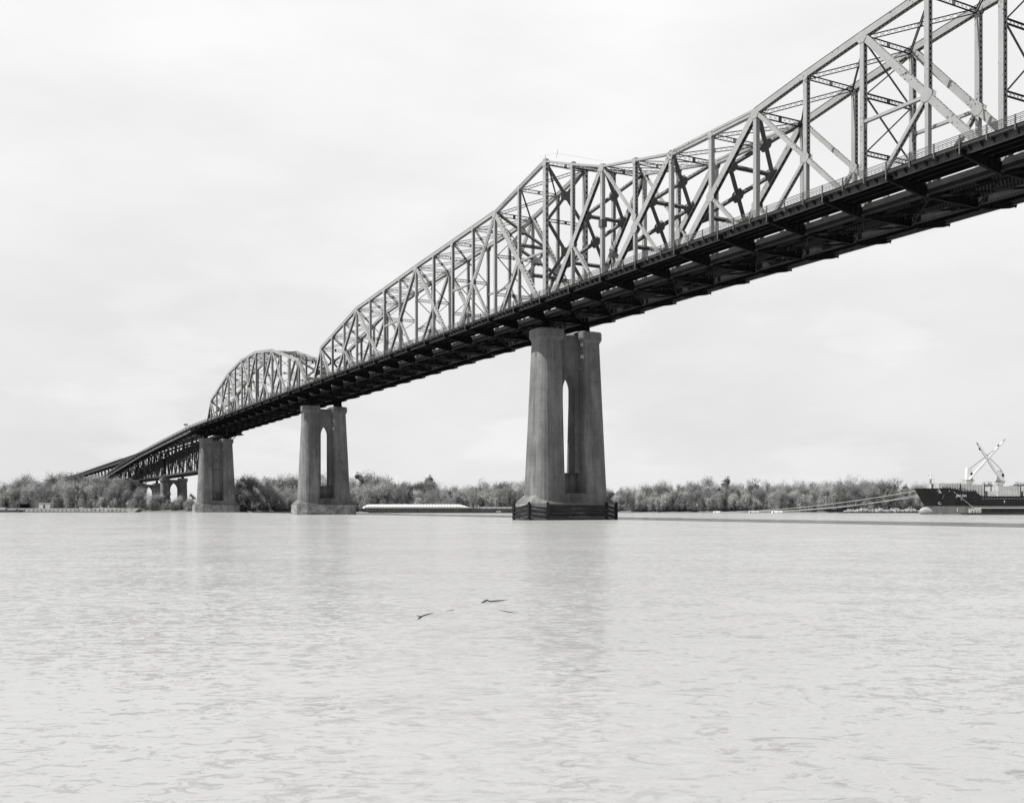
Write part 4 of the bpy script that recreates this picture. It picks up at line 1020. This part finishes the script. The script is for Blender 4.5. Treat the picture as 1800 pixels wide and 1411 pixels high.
for k in range(22): xx = 8 + k * .55; zz = zd(xx); lbox(mb, q, xx, xx + .22, 8 - halfw(xx, zz) + .3, 8 - halfw(xx, zz) + .5, zz, zz + random.uniform(.25, .6))
mb.build('bulwark_fitting', FLOOR, SH)
mb = MB()
for k in range(36): xx = 21 + k * 1.0; lbox(mb, q, xx, xx + .5, -.04, .02, 5.55, 5.68)
mb.build('scupper_marks', PALE, SH)
xa = lx(1660); mb = MB(); ya = 8 - halfw(xa, 3.8) - .12
mb.tube([q(xa + math.cos(k) * .55, ya - .1, 4.0 + math.sin(k) * .35) for k in [i * .7 for i in range(10)]], .1, 5); mb.tube([q(xa + .4, ya - .1, 4.2), q(xa + .8, 8 - halfw(xa + .8, 7) - .15, 7)], .05, 4); mb.build('anchor', PALE, SH)
def letters(txt, size, p, name, lean=0):
    cu = bpy.data.curves.new(name, 'FONT'); cu.body = txt; cu.size = size; cu.extrude = .03; cu.shear = lean; cu.align_x = 'CENTER'
    o = bpy.data.objects.new(name, cu); col.objects.link(o); bpy.context.view_layer.update()
    me = bpy.data.meshes.new_from_object(o); bpy.data.objects.remove(o)
    a, f = p; mb = MB()
    for v in me.vertices: mb.v.append(tuple(a + f * v.co.x + Z * v.co.y + f.cross(Z) * (v.co.z + .05)))
    for pl in me.polygons: mb.f.append(tuple(pl.vertices)); mb.mi.append(0)
    return mb
xn = lx(1690); h0 = halfw(xn - 1.5, 6); h1 = halfw(xn + 1.5, 6); fdir = (q(3.0, 8 - h1, 0) - q(0, 8 - h0, 0)).normalized()
base = q(xn, 8 - halfw(xn, 6) - .25, lz(873)); letters('JIN DA', 1.15, (base, fdir), 'name', .25).build('ship_name', LETTER, SH)
mb = letters('I', .75, (q(xn, 8 - halfw(xn, 4.5) - .3, lz(879.5)), fdir), 'mark', .5); mb.build('hull_mark', LETTER, SH)
xm_ = lx(1686); mb = MB(); lbox(mb, q, xm_, xm_ + .22, 8 - halfw(xm_, 2) - .06, 8 - halfw(xm_, 2) + .1, 1.1, 2.3); lbox(mb, q, lx(1765), lx(1765) + .25, -.04, .05, 4.2, 5.0); mb.build('draught_mark', LETTER, SH)
# barge alongside the ship
q4 = L(1703, 356); th = thing('loading_barge', 'low open barge with rib frames lying alongside the black ship', 'barge', q4.o)
mb = MB(); hull_mb(mb, q4, -.5, 45, 6, .7, 1.0); mb.build('hull', APPR, th)
mb = MB()
for k in range(40): lbox(mb, q4, 4.6 + k * .95, 4.9 + k * .95, .2, .4, .7, 2.2)
lbox(mb, q4, 4.6, 43, .42, .6, .7, 2.15); mb.build('rib_frame', BARGE, th)
mb = MB(); lbox(mb, q4, 4.4, 43.5, 0, 5, 2.2, 2.45)
for k in range(4): lbox(mb, q4, .6 + k * 1.0, 1.35 + k * 1.0, .5, 1.5, .7, 2.0 + .1 * (k % 2))
mb.build('coaming', PALE, th)
# mooring lines
def line(p0, p1, sag, r, lab):
    mb = MB(); n = 14; pts = [p0.lerp(p1, k / n) - Z * (sag * 4 * (k / n) * (1 - k / n)) for k in range(n + 1)]; mb.tube(pts, r, 5)
    tag(mb.build('mooring_line', ROPE), lab, 'rope', 'mooring lines of the ship')
line(q(.6, 7.8, lz(862)), BC[0] + V((0, 0, -.3)), 1.6, .10, 'longest pale mooring rope, from the tip of the ship bow down to the left buoy')
line(q(lx(1655), 8 - halfw(lx(1655), 8.6) - .1, lz(861.5)), BC[2], 1.6, .085, 'pale mooring rope from the fairlead left of the anchor to the right buoy')
line(q(lx(1672), 8 - halfw(lx(1672), 8.5) - .1, lz(862.5)), BC[1], 1.7, .085, 'lowest pale mooring rope from the forward bulwark to the middle buoy')
line(q(lx(1678), 8 - halfw(lx(1678), 8) - .1, lz(864)), q4(3, .3, 1.6), .1, .04, 'short thin rope from the ship down to the barge alongside')

# ------------------------------------------------------------------ driftwood on the river
def stick(pts, rad, lab, extra=None):
    mb = MB(); mb.tube([at(x, CH * FPX / (y - HOR), z) for x, y, z in pts], rad, 6)
    if extra: mb.tube([at(x, CH * FPX / (y - HOR), z) for x, y, z in extra], [.014, .006], 5)
    tag(mb.build('driftwood', WOODW), lab, 'branch', 'branches drifting on the river')
stick([(844, 1059.5, -.01), (850, 1058, .012), (856, 1055.6, .03), (861, 1057.5, .015), (875, 1056, .014), (893, 1053.8, .0)], [.01, .024, .02, .02, .018, .007], 'dark bent branch floating mid river, the larger of the two', )
stick([(734, 1087.5, -.005), (738, 1086, .02), (742, 1083, .012), (752, 1079.5, .01), (763, 1076.5, 0)], [.012, .02, .016, .013, .006], 'smaller forked dark branch floating just left of the larger branch', [(739, 1084, .012), (732.5, 1081.5, .01)])
stick([(876, 1072, .0), (890, 1075, .012), (910, 1077.5, 0)], [.006, .012, .005], 'thin grey twig floating below the larger branch')
stick([(784, 1074, .0), (797, 1072, .008)], [.005, .008], 'tiny twig floating between the two dark branches')
